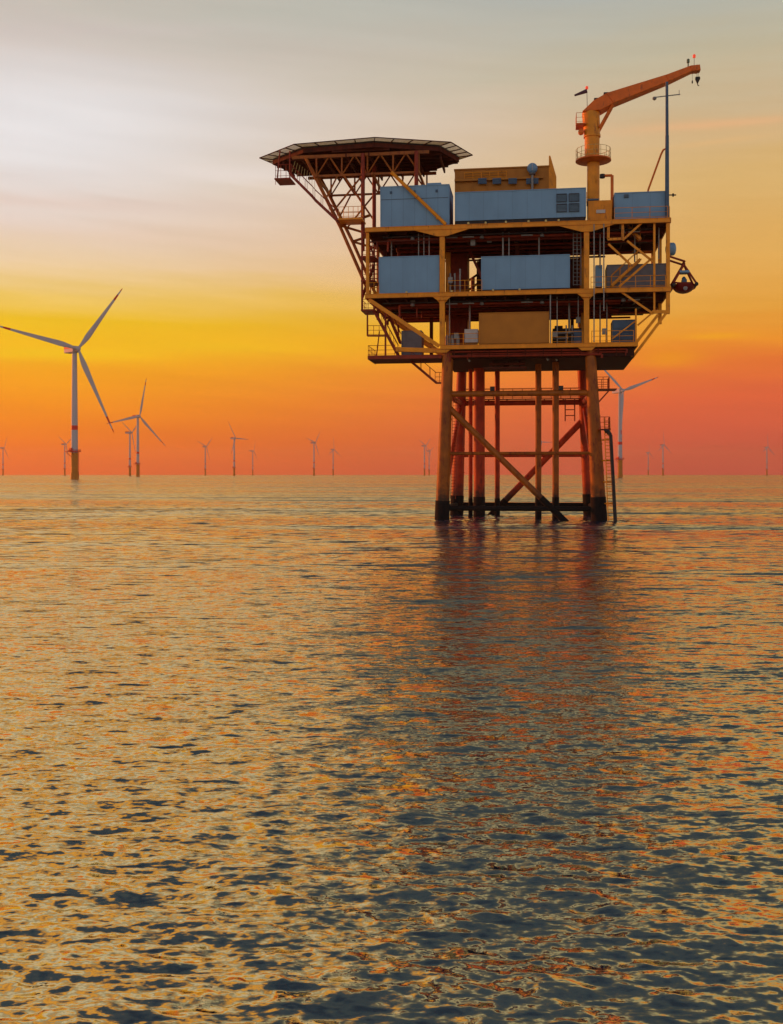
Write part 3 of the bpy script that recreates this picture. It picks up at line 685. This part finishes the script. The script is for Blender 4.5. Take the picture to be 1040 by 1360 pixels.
# support truss under the landing deck
tr = MB(); zt, zb = ZH-1.1, ZH-3.3
uA, uB, uC = U(427,5), U(500,5), U(560,5)
for v in (2.6, 10.0):
    tr.bar((uA,v,zb+.25),(uC,v,zb+.25),.16,.20); tr.bar((uA-2.5,v,zt),(uC+1,v,zt),.22,.3)
    us_ = np.linspace(uA, uC, 5)
    for i in range(4):
        m_ = (us_[i]+us_[i+1])/2
        tr.tube((us_[i],v,zb+.25),(m_,v,zt),.08); tr.tube((m_,v,zt),(us_[i+1],v,zb+.25),.08)
    for u in us_: tr.tube((u,v,zb+.25),(u,v,zt),.09)
for u in (uA,uB,uC): tr.bar((u,2.2,zb+.2),(u,10.4,zb+.2),.2,.24)
obj('support_truss', tr, M['leg_shade'], hd)
lg = MB()
for px, v, y1 in ((482,2.2,305),(482,10.4,300),(497,6,300),(553,2.2,300),(553,10.4,300)):
    lg.tube((U(px,v),v,ZA-.02),(U(px,v),v,zt),.2,n=10)
each('support_post', lg, M['redst'], hd, True)
kn = MB()
for v in (2.6, 10.0):
    kn = MB()
    a_ = (U(478,v),v,ZB-.0); b_ = (U(450,2.2),v,P(450,298,2.2)[2]); c_ = (U(412,2.2),v,P(412,222,2.2)[2]); e_ = (U(385,2.2),v,P(385,231,2.2)[2])
    kn.tube((UL,v,ZB+.3),b_,.17); kn.tube(b_,c_,.18); kn.tube(c_,(c_[0]-.6,v,zt),.16)
    kn.tube(b_,(UL+.1,v,ZA-.1),.12); kn.tube(b_,(UL,v,b_[2]+.9),.14); kn.tube((U(432,2.2),v,P(432,262,2.2)[2]),(U(448,2.2),v,zb+.3),.09)
    kn.tube((U(441,2.2),v,P(441,280,2.2)[2]),(U(482,2.2),v,zb+.3),.10); kn.tube((U(455,2.2),v,zb+.3),(U(482,2.2),v,P(482,270,2.2)[2]),.1)
    obj('knee_brace', kn, M['leg_shade'], hd, True)
hy_ = MB().tube(P(520,229,.10), P(592,298,.10), .17, n=10).lathe(P(582,289,.15), [(.16,-.16),(.22,-.1),(.22,.1),(.16,.16)], 10)
obj('front_brace', hy_, M['yellow'], hd, True)
# access stair hung below the left edge
s1 = stair(P(386,232,1.2), P(417,263,1.2), .9, 'stair', 'redst', label='stair hung under the left edge of the landing deck')
s2 = stair(P(417,264,1.2), P(449,294,1.2), .9, 'stair', 'redst')
w = MB(); z_ = P(376,238,1.2)[2]; w.box((U(366,1.2),.7,z_-.12),(U(387,1.2),3.0,z_)); w.rail([(U(387,.7),.7,z_),(U(366,.7),.7,z_),(U(366,3),3.0,z_)],1.3,.5); w.tube((U(368,2),2,z_),(U(372,2),2,ZH-.4),.07); w.tube((U(385,2),2,z_),(U(385,2),2,ZH-.6),.07)
obj('access_landing', w, M['redst'], hd)
w = MB(); z_ = P(465,291,1.2)[2]; w.box((U(450,1.2),.7,z_-.15),(U(482,1.2),3.0,z_)); w.rail([(U(450,.7),.7,z_),(U(482,.7),.7,z_)],1.1,.45).rail([(U(450,3),3,z_),(U(482,3),3,z_)],1.1,.45)
obj('access_landing', w, M['yellow'], hd)
nt2 = MB()                                               # netting beside the stair
for k_ in range(9):
    t_ = k_/8; a_ = Vector(P(388+t_*30,228+t_*22,3.0)); b_ = Vector(P(392+t_*26,214+t_*20,3.0)); nt2.tube(a_, b_, .022, n=4)
obj('stair_net', nt2, M['net'], hd)

# ================================================================== THINGS STANDING ON THE PLATFORM
def container(label, px0, px1, zbase, ytop, v0, depth, m, name='container', cat='container', seams=(), skid=.0, ribs=0, group=None, vseams=6):
    u0, u1 = U(px0,v0), U(px1,v0); um = (u0+u1)/2; z0 = zbase+skid+.004; z1_ = P((px0+px1)/2, ytop, v0)[2]
    t = thing(name, label, cat, (um, v0+depth/2, zbase+.004), group)
    b_ = MB().box((u0+.05,v0+.05,z0+.05),(u1-.05,v0+depth-.05,z1_-.05)); obj('body', b_, M[m], t)
    f_ = MB()
    for u in (u0,u1):
        for v in (v0,v0+depth):
            du = .10 if u == u0 else -.10; dv = .10 if v == v0 else -.10
            f_.box((u,v,z0),(u+du,v+dv,z1_))
    for v in (v0,v0+depth):
        dv = .09 if v == v0 else -.09
        for z in (z0,z1_-.09): f_.box((u0+.101,v+dv*.02,z),(u1-.101,v+dv,z+.09))
    for u in (u0,u1):
        du = .09 if u == u0 else -.09
        for z in (z0,z1_-.09): f_.box((u+du*.02,v0+.101,z),(u+du,v0+depth-.101,z+.09))
    obj('frame', f_, M[m], t, bevel=.012)
    s_ = MB()
    for i in range(1, vseams):
        u = u0+(u1-u0)*i/vseams; s_.box((u-.008,v0+.044,z0+.1),(u+.008,v0+.0505,z1_-.1))
    for q in seams: z = z0+(z1_-z0)*q; s_.box((u0+.1,v0+.035,z-.03),(u1-.1,v0+.0505,z+.03))
    obj('panel_joint', s_, M['grille'] if seams else M['joint' if m == 'blue' else m], t)
    if skid:
        k_ = MB().box((u0+.1,v0+.1,zbase+.005),(u1-.1,v0+.25,z0)).box((u0+.1,v0+depth-.25,zbase+.005),(u1-.1,v0+depth-.1,z0))
        for i in range(5): u = u0+.2+(u1-u0-.6)*i/4; k_.box((u,v0+.26,zbase+.005),(u+.2,v0+depth-.26,z0-.002))
        obj('skid', k_, M['dark'], t)
    return t, (u0,u1,v0,v0+depth,z0,z1_)
ct, bx = container('square blue grey container with a dark seam, beside the helideck', 505, 597, ZA, 246, .35, 4.5, 'blue', seams=(.68,))
g = MB()
for q in (.14,.48,.8): g.box((bx[0]+(bx[1]-bx[0])*q,bx[2]-.02,bx[5]-.75),(bx[0]+(bx[1]-bx[0])*q+.22,bx[2]+.06,bx[5]-.5))
obj('lifting_lug', g, M['dblue'], ct)
obj('roof_hatch', MB().box((U(567,1),.9,bx[5]+.001),(U(586,1),2.6,bx[5]+.32)), M['blue'], ct, bevel=.03)
ct, bx = container('long blue grey container with four square grilles, beside the crane on the top deck', 604, 778.5, ZA, 252, .30, 3.2, 'blue', skid=.42, vseams=9)
for i in range(2):
    for j in range(2):
        u0 = U(739+i*16.5,.3); u1 = U(753+i*16.5,.3); zt = P(752,257+j*13.3,.3)[2]; zb_ = P(752,268.3+j*13.3,.3)[2]
        g = MB().box((u0,.24,zb_),(u1,.349,zb_+.06)).box((u0,.24,zt-.06),(u1,.349,zt)).box((u0,.24,zb_+.061),(u0+.06,.349,zt-.061)).box((u1-.06,.24,zb_+.061),(u1,.349,zt-.061))
        for k_ in range(6): z = zb_+.1+(zt-zb_-.2)*k_/5; g.bar((u0+.061,.30,z),(u1-.061,.30,z),.08,.025)
        obj('grille', g, M['grille'], ct)
ct, bx = container('blue grey container at the right end of the top deck, below the mast', 816, 888, ZA, 254.5, .9, 3.0, 'blue', skid=.08, vseams=3)
g = MB().box((U(829,.8),.8,P(830,262,.8)[2]),(U(835,.8),.94,P(830,258,.8)[2])); obj('vent_cover', g, M['grille'], ct)
ct, bx = container('blue grey container on the middle deck, left of the left main column', 503, 583.5, ZB, 340, .35, 4.0, 'blue', skid=.02, vseams=5)
ct, bx = container('blue grey container on the middle deck, directly above the ochre container', 639, 757, ZB, 339, .45, 3.2, 'blue', skid=.2, vseams=6)
ct, bx = container('ochre brown container on the lowest deck between the two main columns', 636, 729.5, ZC, 414.5, .35, 3.2, 'ochre', skid=.1, vseams=5)
ct, bx = container('long dark grey container behind diagonal braces on the middle deck', 806, 885, ZB, 350.5, 2.2, 2.8, 'dgrey', skid=.05, vseams=7)
ct, bx = container('dark blue cabinet at the right end of the lowest deck', 813.5, 843.5, ZC, 424.5, 1.0, 2.4, 'dblue', name='cabinet', cat='cabinet', vseams=3)
g = MB()
for k_ in range(4): z = bx[4]+.4+k_*.35; g.bar((bx[0]+.2,bx[2]+.02,z),(bx[1]-.2,bx[2]+.02,z),.06,.05)
obj('louvre', g, M['grille'], ct)
ct, bx = container('small white box on the lowest deck touching the left side of the ochre container', 617, 635, ZC, 437, .6, 1.2, 'white', name='cabinet', cat='cabinet', skid=.3, vseams=2)
ct, bx = container('grey box on the lower left ledge beneath the sloping yellow brace', 533, 560, ZD, 439, 3.0, 2.0, 'dgrey', name='cabinet', cat='cabinet', vseams=2)
ct, bx = container('small blue box on the lowest deck, just left of the right main column', 762, 772.5, ZC, 438, 1.0, 1.0, 'dblue', name='cabinet', cat='cabinet', vseams=2)
ct, bx = container('small pale box on the middle deck, left of the dark grey container', 791, 800, ZB, 352, 1.6, .9, 'blue', name='cabinet', cat='cabinet', skid=.4, vseams=2)
# winch house at the crane foot
t = thing('winch_house', 'squat yellow winch house at the foot of the crane with a small white plate', 'winch house', (U(798,.9),1.6,ZA+.004))
u0, u1 = U(781,.6), U(813,.6); z0, z1_ = ZA+.005, P(798,266,.6)[2]
obj('body', MB().box((u0,.6,z0),(u1,2.6,z1_)), M['yellow'], t, bevel=.03)
g = MB()
for i in range(6): u = u0+.15+(u1-u0-.3)*i/5; g.box((u-.04,.53,z0+.05),(u+.04,.598,z1_-.05))
obj('rib', g, M['yellow'], t)
obj('roof', MB().box((u0-.05,.5,z1_+.001),(u0+1.0,2.7,z1_+.16)), M['dblue'], t, bevel=.02)
obj('plate', MB().box((U(792,.5),.50,P(798,283,.5)[2]),(U(804,.5),.529,P(798,278.5,.5)[2])), M['white'], t)
# ochre plant housing behind the long container
vh = 5.0; u0, u1 = U(604,vh), U(729.5,vh); zt = P(666,224,vh)[2]
t = thing('plant_housing', 'ochre plant housing with vents and a pointed end wall behind the long container', 'plant housing', ((u0+u1)/2,vh+2.5,ZA+.004))
b_ = MB().box((u0,vh,ZA+.005),(u1,vh+5,zt)); b_.box((u0-.08,vh-.12,zt+.001),(u1+.02,vh+5.1,zt+.12)); b_.box((u0,vh-.35,P(660,240,vh)[2]),(u1-.6,vh-.001,P(660,237,vh)[2]))
obj('body', b_, M['ochre'], t)
g = MB()
for i in range(7): u = u0+.3+(u1-u0-.6)*i/6; g.box((u-.05,vh-.1,ZA+.1),(u+.05,vh-.002,zt-.05))
obj('rib', g, M['ochre'], t)
for px in (641,660,681,707):
    u = U(px,vh); z = P(px,241,vh)[2]; w_ = .42 if px < 700 else .6
    g = MB().box((u-w_,vh-.42,z-.35),(u+w_,vh-.355,z+.22)); 
    for k_ in range(3): g.box((u-w_+.05,vh-.46,z-.28+k_*.18),(u+w_-.05,vh-.421,z-.2+k_*.18))
    obj('vent', g, M['dblue'], t)
obj('end_wall', MB().prism([(U(729,vh),ZA+.005),(U(739,vh),ZA+.005),(U(739,vh),P(739,235,vh)[2]),(U(731,vh),P(730,207,vh)[2]),(U(729,vh),P(729,207,vh)[2])], vh-.05, vh+.25), M['yellow'], t)
hp = MB().rail([(u0+1.0,vh-.34,P(660,237,vh)[2]),(u0+5.2,vh-.34,P(660,237,vh)[2])],.6,.8,.035); obj('handrail', hp, M['yellow'], t)
# satellite dome
u = U(707,4.4); z = P(707,223.5,4.4)[2]
t = thing('antenna_dome', 'round blue antenna dome on a short post behind the long container', 'antenna', (u,4.4,P(707,236,4.4)[2]))
prof = [(.52*math.cos(a_), .52*math.sin(a_)) for a_ in np.linspace(-1.35,1.5,12)]
obj('dome', MB().lathe((u,4.4,z), prof, 24), M['blue'], t, True)
obj('dome_seam', MB().box((u-.03,3.8,z-.35),(u+.03,3.86,z+.3)), M['white'], t)
obj('post', MB().tube((u,4.4,ZA+.01),(u,4.4,z-.5),.13,n=10).lathe((u,4.4,z-.62),[(.3,0),(.35,.05),(.3,.12)],12), M['grey'], t, True)
# pipe arch beside the crane
t = thing('davit', 'small dark yellow davit post bent over to the left, right of the crane foot', 'davit', (U(813,2.8),2.8,ZA+.004))
a_ = P(813,233,2.8); obj('post', MB().tube((a_[0],2.8,ZA+.005),a_,.15,n=10), M['boom'], t, True)
obj('arm', MB().tube(a_,P(799,233.5,2.8),.13,n=10), M['boom'], t, True)
obj('winch', MB().lathe(P(800,234,2.8),[(.1,-.2),(.25,-.18),(.25,.18),(.1,.2)],12), M['dark'], t, True)

# ---- crane
VC = 3.9
uc_ = U(788,VC)
cr = thing('crane', 'yellow pedestal crane with its orange boom raised to the right above the top deck', 'crane', (uc_,VC,ZA+.004))
zd = P(788,214,VC)[2]; zj = P(788,181,VC)[2]; ztop = P(785,150,VC)[2]
obj('pedestal', MB().tube((uc_,VC,ZA+.005),(uc_,VC,zd-.2),.60,n=28), M['yellow'], cr, True)
wk = obj('walkway', MB().lathe((uc_,VC,zd-.2),[(.62,0),(1.3,.05),(1.72,.18),(1.72,.30),(.66,.30)],28), M['boom'], cr, True)
hr = MB()
ps = [(uc_+1.66*math.cos(a_),VC+1.66*math.sin(a_),zd+.1) for a_ in np.linspace(0,2*math.pi,17)]
hr.rail(ps,1.05,1.2,.022); obj('handrail', hr, M['net'], wk)
obj('slewing_column', MB().tube((uc_-.12,VC,zd+.101),(uc_-.12,VC,zj-.12),.72,.72,n=28).tube((uc_-.12,VC,zj-.12),(uc_-.12,VC,zj+.1),.82,n=28).tube((uc_-.12,VC,zj+.1),(uc_-.25,VC,ztop),.78,.86,n=28), M['yellow'], cr, True)
def q(px, py): p = P(px,py,VC); return (p[0],p[2])
bo = MB(); v0, v1_ = VC-.55, VC+.55
poly_t = [(774,150.5),(788,137),(806,126.5),(885,101.5),(917,89),(929,87.5)]
poly_b = [(773,151.5),(798,149.5),(815,140),(888,110.5),(918,96.5),(930,95)]
hw = [.85,.85,.75,.6,.45,.4]
vs = []
for (a_, b_, w_) in zip(poly_t, poly_b, hw):
    (ut,zt_),(ub_,zb_) = q(*a_),q(*b_); vs += [(ut,VC-w_,zt_),(ut,VC+w_,zt_),(ub_,VC+w_,zb_),(ub_,VC-w_,zb_)]
fs = [(3,2,1,0),(20,21,22,23)]
for i in range(5):
    o_ = i*4
    for k_ in range(4): fs.append((o_+k_,o_+(k_+1)%4,o_+4+(k_+1)%4,o_+4+k_))
bo.add(vs, fs)
bm_ = obj('boom', bo, M['boom'], cr, bevel=.04)
g = MB()
for (a_, b_, w_) in zip(poly_t[2:5], poly_b[2:5], hw[2:5]):
    for s_ in (-1,1):
        (ut,zt_),(ub_,zb_) = q(*a_),q(*b_); g.bar((ut,VC+s_*(w_+.03),zt_-.05),(ub_,VC+s_*(w_+.03),zb_+.05),.08,.12)
each('stiffener', g, M['boom'], bm_)
obj('head_sheave', MB().lathe((*q(925,92)[:1],VC,q(925,92)[1]),[(.12,-.5),(.27,-.48),(.27,.48),(.12,.5)],16,axis='Y'), M['boom'], bm_, True)
s_ = MB()
for dv in (-.5,.5): s_.tube((*q(813,141)[:1],VC+dv,q(813,141)[1]),(*q(796,172)[:1],VC+dv,q(796,172)[1]),.13,n=10)
obj('luffing_cylinder', s_, M['boom'], cr, True)
p = MB(); x_, z_ = q(771,167); p.box((x_-.45,VC-.9,z_-.12),(x_+.5,VC+.9,z_)); p.rail([(x_+.4,VC-.85,z_),(x_-.42,VC-.85,z_),(x_-.42,VC+.85,z_)],1.0,.6,.022)
x_, z_ = q(771.5,177); p.lathe((x_,VC-.4,z_),[(.1,-.25),(.28,-.2),(.28,.2),(.1,.25)],12,axis='Y'); obj('service_platform', p, M['boom'], cr)
p = MB(); x_, z_ = q(795,133); p.box((x_-.45,VC-.4,z_-.25),(x_+.45,VC+.4,z_+.12)); x_, z_ = q(805,126); p.box((x_-.25,VC-.3,z_-.2),(x_+.25,VC+.3,z_+.18)); obj('winch_drum', p, M['dark'], cr, bevel=.05)
x_, z_ = q(914,88); p = MB().tube((x_,VC,z_-.05),(x_,VC,z_+.35),.06).lathe((x_,VC,z_+.3),[(.08,0),(.14,.05),(.14,.35),(.06,.42)],10); obj('sensor', p, M['green'], cr, True)
x_, z_ = q(922,88); p = MB().tube((x_,VC,z_-.1),(x_,VC,z_+.8),.025,n=5); lp = obj('lamp_post', p, M['grey'], cr)
obj('warning_lamp', MB().lathe((x_,VC,z_+.8),[(.08,0),(.14,.05),(.14,.28),(.05,.36)],10), M['lamp'], lp, True)
x_, z_ = q(926.5,103); hk = MB().tube((x_-.06,VC,q(926,94)[1]),(x_-.06,VC,z_),.018,n=5).tube((x_+.06,VC,q(926,94)[1]),(x_+.06,VC,z_),.018,n=5)
obj('cable', hk, M['dark'], cr)
obj('hook_block', MB().prism([(x_-.2,z_+.05),(x_+.2,z_+.05),(x_+.24,z_-.15),(x_+.04,z_-.55),(x_-.04,z_-.55),(x_-.22,z_-.15)],VC-.12,VC+.12).path([(x_,VC,z_-.5),(x_+.02,VC,z_-.75),(x_+.14,VC,z_-.8)],.04), M['dark'], cr)
x2, z2_ = q(919.5,107); obj('whip_line', MB().tube((x2,VC,q(919,96)[1]),(x2,VC,z2_),.015,n=5).lathe((x2,VC,z2_-.2),[(.02,-.1),(.07,0),(.05,.2)],8), M['dark'], cr)
# windsock on the crane's head
x_, z_ = q(780,146); t = thing('windsock', 'dark windsock under a red lamp on the left end of the crane top', 'windsock', (x_,VC-.2,z_))
zt_ = q(780,120)[1]
obj('pole', MB().tube((x_,VC-.2,z_-.2),(x_-.05,VC-.2,zt_),.03,n=6), M['grey'], t)
obj('sock', MB().tube((x_-.05,VC-.2,zt_-.12),(q(763,128)[0],VC-.25,q(763,128)[1]),.20,.09,n=12), M['sock'], t, True)
obj('lamp', MB().lathe((x_-.05,VC-.2,zt_+.02),[(.07,0),(.14,.05),(.14,.25),(.05,.33)],10), M['lamp'], t, True)
# ---- mast
VM = 1.8
um = U(886,VM); t = thing('radio_mast', 'slim grey radio mast with a crossarm at the right edge of the top deck', 'mast', (um,VM+2.4,ZA+.004)) if False else thing('radio_mast', 'slim grey radio mast with a crossarm at the right edge of the top deck', 'mast', (um,.55,ZA+.004))
VM = .55; um = U(886,VM); ztm = P(885,109,VM)[2]
obj('pole', MB().tube((um,VM,ZA+.005),(um,VM,P(886,180,VM)[2]),.20,.17,n=12).tube((um,VM,P(886,180,VM)[2]),(um-.02,VM,ztm),.15,.13,n=12), M['dblue'], t, True)
zc_ = P(886,127.5,VM)[2]; g = MB().bar((um-1.25,VM,zc_-.08),(um+1.2,VM,zc_+.1),.07,.08); g.lathe((um-1.15,VM,zc_-.35),[(.05,0),(.2,.12),(.16,.3)],10).tube((um+1.1,VM,zc_),(um+1.1,VM,zc_+.5),.025)
obj('crossarm', g, M['grey'], t)
g = MB().path([(um,VM,P(886,197,VM)[2]),P(881,199,VM+.2),P(878,205,VM+.3),P(861,252,VM+1.0)],.09,n=8); g.tube(P(861,252,VM+1.0),(P(861,252,VM+1.0)[0]-.02,VM+1.0,P(861,254.6,VM+1)[2]),.09); obj('stay', g, M['boom'], t, True)
obj('side_arm', MB().tube((um,VM,P(886,259,VM)[2]),P(898,259,VM),.06).tube(P(894,257,VM),P(894,261,VM),.08), M['dark'], t)
# ---- rescue basket hung off the right side
vb = 1.2; ap = Vector(P(908,351,vb)); t = thing('rescue_boat', 'small red rescue boat in a triangular sling hanging off the right side of the platform', 'rescue boat', P(908,391,vb))
l_, r_ = Vector(P(891,378,vb)), Vector(P(925,381,vb))
g = MB()
for dv in (-.9,.9):
    g.tube(ap,l_+Vector((.12,dv,.05)),.13); g.tube(ap,r_+Vector((-.02,dv,.02)),.10); g.tube(l_+Vector((.12,dv,.05)),r_+Vector((-.02,dv,.02)),.08)
g.lathe(ap,[(.06,-.12),(.16,-.08),(.16,.1),(.06,.2)],10); obj('sling', g, M['redst'], t)
c = P(908,380,vb); hu = MB(); L_ = 16; prof = []
for i in range(L_+1):
    s_ = -1+2*i/L_; w_ = math.sqrt(max(.03,1-s_*s_)); 
    for k_ in range(9):
        b__ = math.pi*k_/8; prof.append((c[0]+1.0*math.cos(b__)*(.35+.65*w_), c[1]+1.3*s_, c[2]+.18*(1-w_)-.70*math.sin(b__)*(.4+.6*w_)))
fs = [(i*9+k_,i*9+k_+1,(i+1)*9+k_+1,(i+1)*9+k_) for i in range(L_) for k_ in range(8)]
fs += [tuple(range(8,-1,-1)), tuple(L_*9+k_ for k_ in range(9))] + [(i*9, (i+1)*9, (i+1)*9+8, i*9+8) for i in range(L_)]
hu.add(prof, fs); obj('hull', hu, M['hull'], t, True)
obj('fender', MB().tube((c[0]-1.02,c[1]-1.2,c[2]),(c[0]-1.02,c[1]+1.2,c[2]),.16,n=10).tube((c[0]+1.02,c[1]-1.2,c[2]),(c[0]+1.02,c[1]+1.2,c[2]),.16,n=10), M['dark'], t, True)
obj('console', MB().box((c[0]-.2,c[1]-.6,c[2]+.002),(c[0]+.22,c[1]+.2,c[2]+.55)).lathe((c[0],c[1]-.2,c[2]+.55),[(.2,0),(.2,.15),(.08,.3)],10), M['dblue'], t)
k_ = P(908.5,361.5,vb); obj('spreader', MB().box((k_[0]-.5,vb-.5,k_[2]-.14),(k_[0]+.45,vb+.5,k_[2]+.1)), M['blue'], t, bevel=.05)
obj('bow_fitting', MB().lathe((c[0],c[1]-1.22,c[2]-.40),[(.08,-.06),(.2,-.04),(.2,.05),(.08,.08)],12,axis='Y'), M['grey'], t, True)
dv_ = MB()
for v in (.4, 2.0): dv_.tube((UR-.02,v,ZB+2.9),(ap.x-.02,v,ap.z+.12),.1); 
dv_.tube((ap.x-.02,.4,ap.z+.12),(ap.x-.02,2.0,ap.z+.12),.1); dv_.box((UR+.101,-.1,ZB-.25),(U(893,.5),2.6,ZB-.15))
obj('davit_arm', dv_, M['redst'], plat, True)

# ================================================================== WIND TURBINES
def blade_mesh(L=79.0):
    mb = MB(); W_ = 1.2; st = [(0,2.3,2.3),(.03,2.3,2.2),(.08,3.0,2.0),(.16,4.3,1.5),(.22,4.5,1.25),(.34,3.8,.95),(.5,3.0,.7),(.65,2.35,.5),(.78,1.85,.38),(.80,1.8,.36),(.88,1.4,.28),(.885,1.38,.27),(.945,1.0,.2),(.95,.95,.2),(.985,.6,.13),(1.0,.18,.06)]
    n = 10; vs = []
    for s_, c_, t_ in st:
        for i in range(n):
            a_ = 2*math.pi*i/n; c_w = c_*(W_ if s_ > .05 else 1); x_ = math.cos(a_)*c_w/2 + (.12*c_ if s_ > .05 else 0); y_ = math.sin(a_)*t_/2
            tw = R(14)*(1-s_)**2; vs.append((x_*math.cos(tw)-y_*math.sin(tw), x_*math.sin(tw)+y_*math.cos(tw)-1.6*s_**2, 1.4+s_*L))
    fs = []; ms = []
    for k in range(len(st)-1):
        s_ = (st[k][0]+st[k+1][0])/2; red = .80 < s_ < .883 or s_ > .95
        for i in range(n): fs.append((k*n+i,k*n+(i+1)%n,(k+1)*n+(i+1)%n,(k+1)*n+i)); ms.append(1 if red else 0)
    fs.append(tuple((len(st)-1)*n+i for i in range(n))); ms.append(1)
    mb.add(vs, fs); mb.m = ms; return mb
HUBH, HUBO, TILT = 116.0, 6.0, R(-9)
def make_turbine():
    t = bpy.data.objects.new('wind_turbine', None); COL.objects.link(t); ORG[t] = Vector((0,0,0))
    obj('foundation', MB().lathe((0,0,-6), [(3.5,0),(3.5,11),(3.15,13),(3.15,29.5)], 28), M['tyell'], t, True)
    ap_ = obj('access_platform', MB().lathe((0,0,24), [(3.2,0),(5.4,.4),(5.6,.5),(5.6,.9),(3.2,.9)], 24).box((-9,-2.2,24.3),(-5,2.2,24.9)).tube((-8,0,24),(-3,0,20),.25).tube((4.2,0,-2),(4.2,0,24),.25).tube((4.2,1.6,-2),(4.2,1.6,24),.25), M['tred'], t)
    h = MB()
    for k in range(16):
        a_ = 2*math.pi*k/16; h.tube((5.5*math.cos(a_),5.5*math.sin(a_),24.9),(5.5*math.cos(a_),5.5*math.sin(a_),26.4),.14,n=5)
    for z_ in (25.6,26.4):
        for k in range(16):
            a_, b_ = 2*math.pi*k/16, 2*math.pi*(k+1)/16; h.tube((5.5*math.cos(a_),5.5*math.sin(a_),z_),(5.5*math.cos(b_),5.5*math.sin(b_),z_),.12,n=5)
    h.box((-4.6,-1.6,24.95),(-3.2,1.6,28))
    obj('handrail', h, M['tred'], ap_)
    obj('tower', MB().lathe((0,0,23.6), [(3.0,0),(2.9,21),(2.15,88.6)], 28), M['tower'], t, True)
    obj('tower_band', MB().lathe((0,0,44), [(2.94,0),(2.94,.02),(2.92,4),(2.85,4.02)], 28), M['tred'], t, True)
    n_ = obj('nacelle', MB().prism([(-3.5,HUBH-2.9),(3.2,HUBH-2.9),(3.2,HUBH+2.9),(-3.5,HUBH+2.9)], -3, 12).lathe((0,0,HUBH-4),[(2.2,0),(2.4,1.2)],20), M['tower'], t, bevel=.5)
    obj('red_stripe', MB().box((-3.6,2.0,HUBH+.6),(3.3,12.1,HUBH+3.05)), M['tred'], n_, bevel=.3)
    obj('hub', MB().lathe((0,-HUBO,HUBH), [(.3,-2.6),(1.4,-2.1),(2.2,-.8),(2.4,1.0),(2.3,3.1)], 20, axis='Y'), M['tower'], t, True)
    bm = blade_mesh()
    for k in range(3): b_ = obj('blade', bm, [M['tower'], M['tred']], t, True)
    return t
proto = make_turbine(); PARTS = []
def tree(o): return list(o.children)
def copy_tree(o, parent=None):
    c = o.copy(); COL.objects.link(c)
    if parent: c.parent = parent
    for ch in tree(o): copy_tree(ch, c)
    return c
TURB = [  # px of tower, hub height above horizon (px), yaw, first blade angle, rotor scale, label
    (99, 166, 31, 39.5, 1.0, 'largest wind turbine, white with red blade tips and a yellow base, at the left'),
    (183, 77, 36, 17, 1.0, 'second largest wind turbine on the left, its blades overlapping a smaller turbine'),
    (172.5, 55.5, 62, 58, 0.78, 'small turbine partly hidden behind the second largest turbine on the left'),
    (86, 40, 60, 60, 0.78, 'tiny turbine peeking out just left of the largest turbine base'),
    (4, 35, 58, 34, 0.78, 'tiny turbine at the far left edge of the photo'),
    (272.7, 37, 52, 50, 0.78, 'tiny turbine with blades in a Y, left of a taller one'),
    (311, 48, 50, -28, 0.78, 'taller far turbine with one blade level to the right'),
    (335.6, 31, 60, 30, 0.74, 'faint short turbine just right of the taller far turbine'),
    (417, 42, 58, 45, 0.78, 'left one of two far turbines in the middle of the horizon'),
    (442.5, 33, 55, 4, 0.78, 'right one of two far turbines in the middle of the horizon, one blade straight up'),
    (563.8, 38, 58, 55, 0.70, 'left one of two tiny turbines close to the left leg of the platform'),
    (570, 31, 60, 62, 0.62, 'right one of two tiny turbines, nearest the left leg of the platform'),
    (823.5, 111, 42, -48, .86, 'grey turbine standing right behind the right leg of the platform'),
    (861, 29, 60, 10, 0.70, 'faintest small turbine right of the platform, left of a taller one'),
    (880.5, 39, 60, 6, 0.78, 'thin far turbine with one blade upright, second from the right edge'),
    (1018.5, 36, 60, 8, 0.78, 'lone tiny turbine at the far right edge of the photo'),
    (718, 43, 50, -30, 0.70, 'tiny turbine half hidden behind the vertical pipes between the platform legs'),
]
for i, (px, hp_, yaw, a0, rs_, lab) in enumerate(TURB):
    Y = (HUBH-H)*F/hp_
    t = proto if i == 0 else copy_tree(proto)
    t.location = ((px-520)/F*Y, Y, 0); t.rotation_euler = (0,0,R(yaw) - math.atan((px-520)/F))
    setp(t, lab, 'wind turbine', 'wind turbines out at sea')
    k = 0
    for ch in tree(t):
        if ch.name.split('.')[0] == 'blade':
            ch.rotation_euler = (Matrix.Rotation(TILT, 3, 'X') @ Matrix.Rotation(R(a0+120*k), 3, 'Y')).to_euler()
            ch.location = (0,-HUBO,HUBH); ch.scale = (rs_,)*3; k += 1
    if i == 0: bpy.context.view_layer.update()

# ------------------------------------------------------------------ haze: sea air between here and the far turbines
hz = MB().box((-9600,-9600,-9),(9600,9600,215))
ho = obj('haze', hz, [], None); ho['kind'] = 'stuff'
hm = bpy.data.materials.new('sea haze'); hm.use_nodes = True; hm.node_tree.nodes.clear()
vo = hm.node_tree.nodes.new('ShaderNodeVolumePrincipled'); oo = hm.node_tree.nodes.new('ShaderNodeOutputMaterial')
vo.inputs['Color'].default_value = (1.0,.66,.42,1); vo.inputs['Density'].default_value = 7e-5; vo.inputs['Anisotropy'].default_value = .55
hm.node_tree.links.new(vo.outputs[0], oo.inputs['Volume']); ho.data.materials.append(hm)
SC.cycles.volume_bounces = 0; SC.cycles.max_bounces = 6
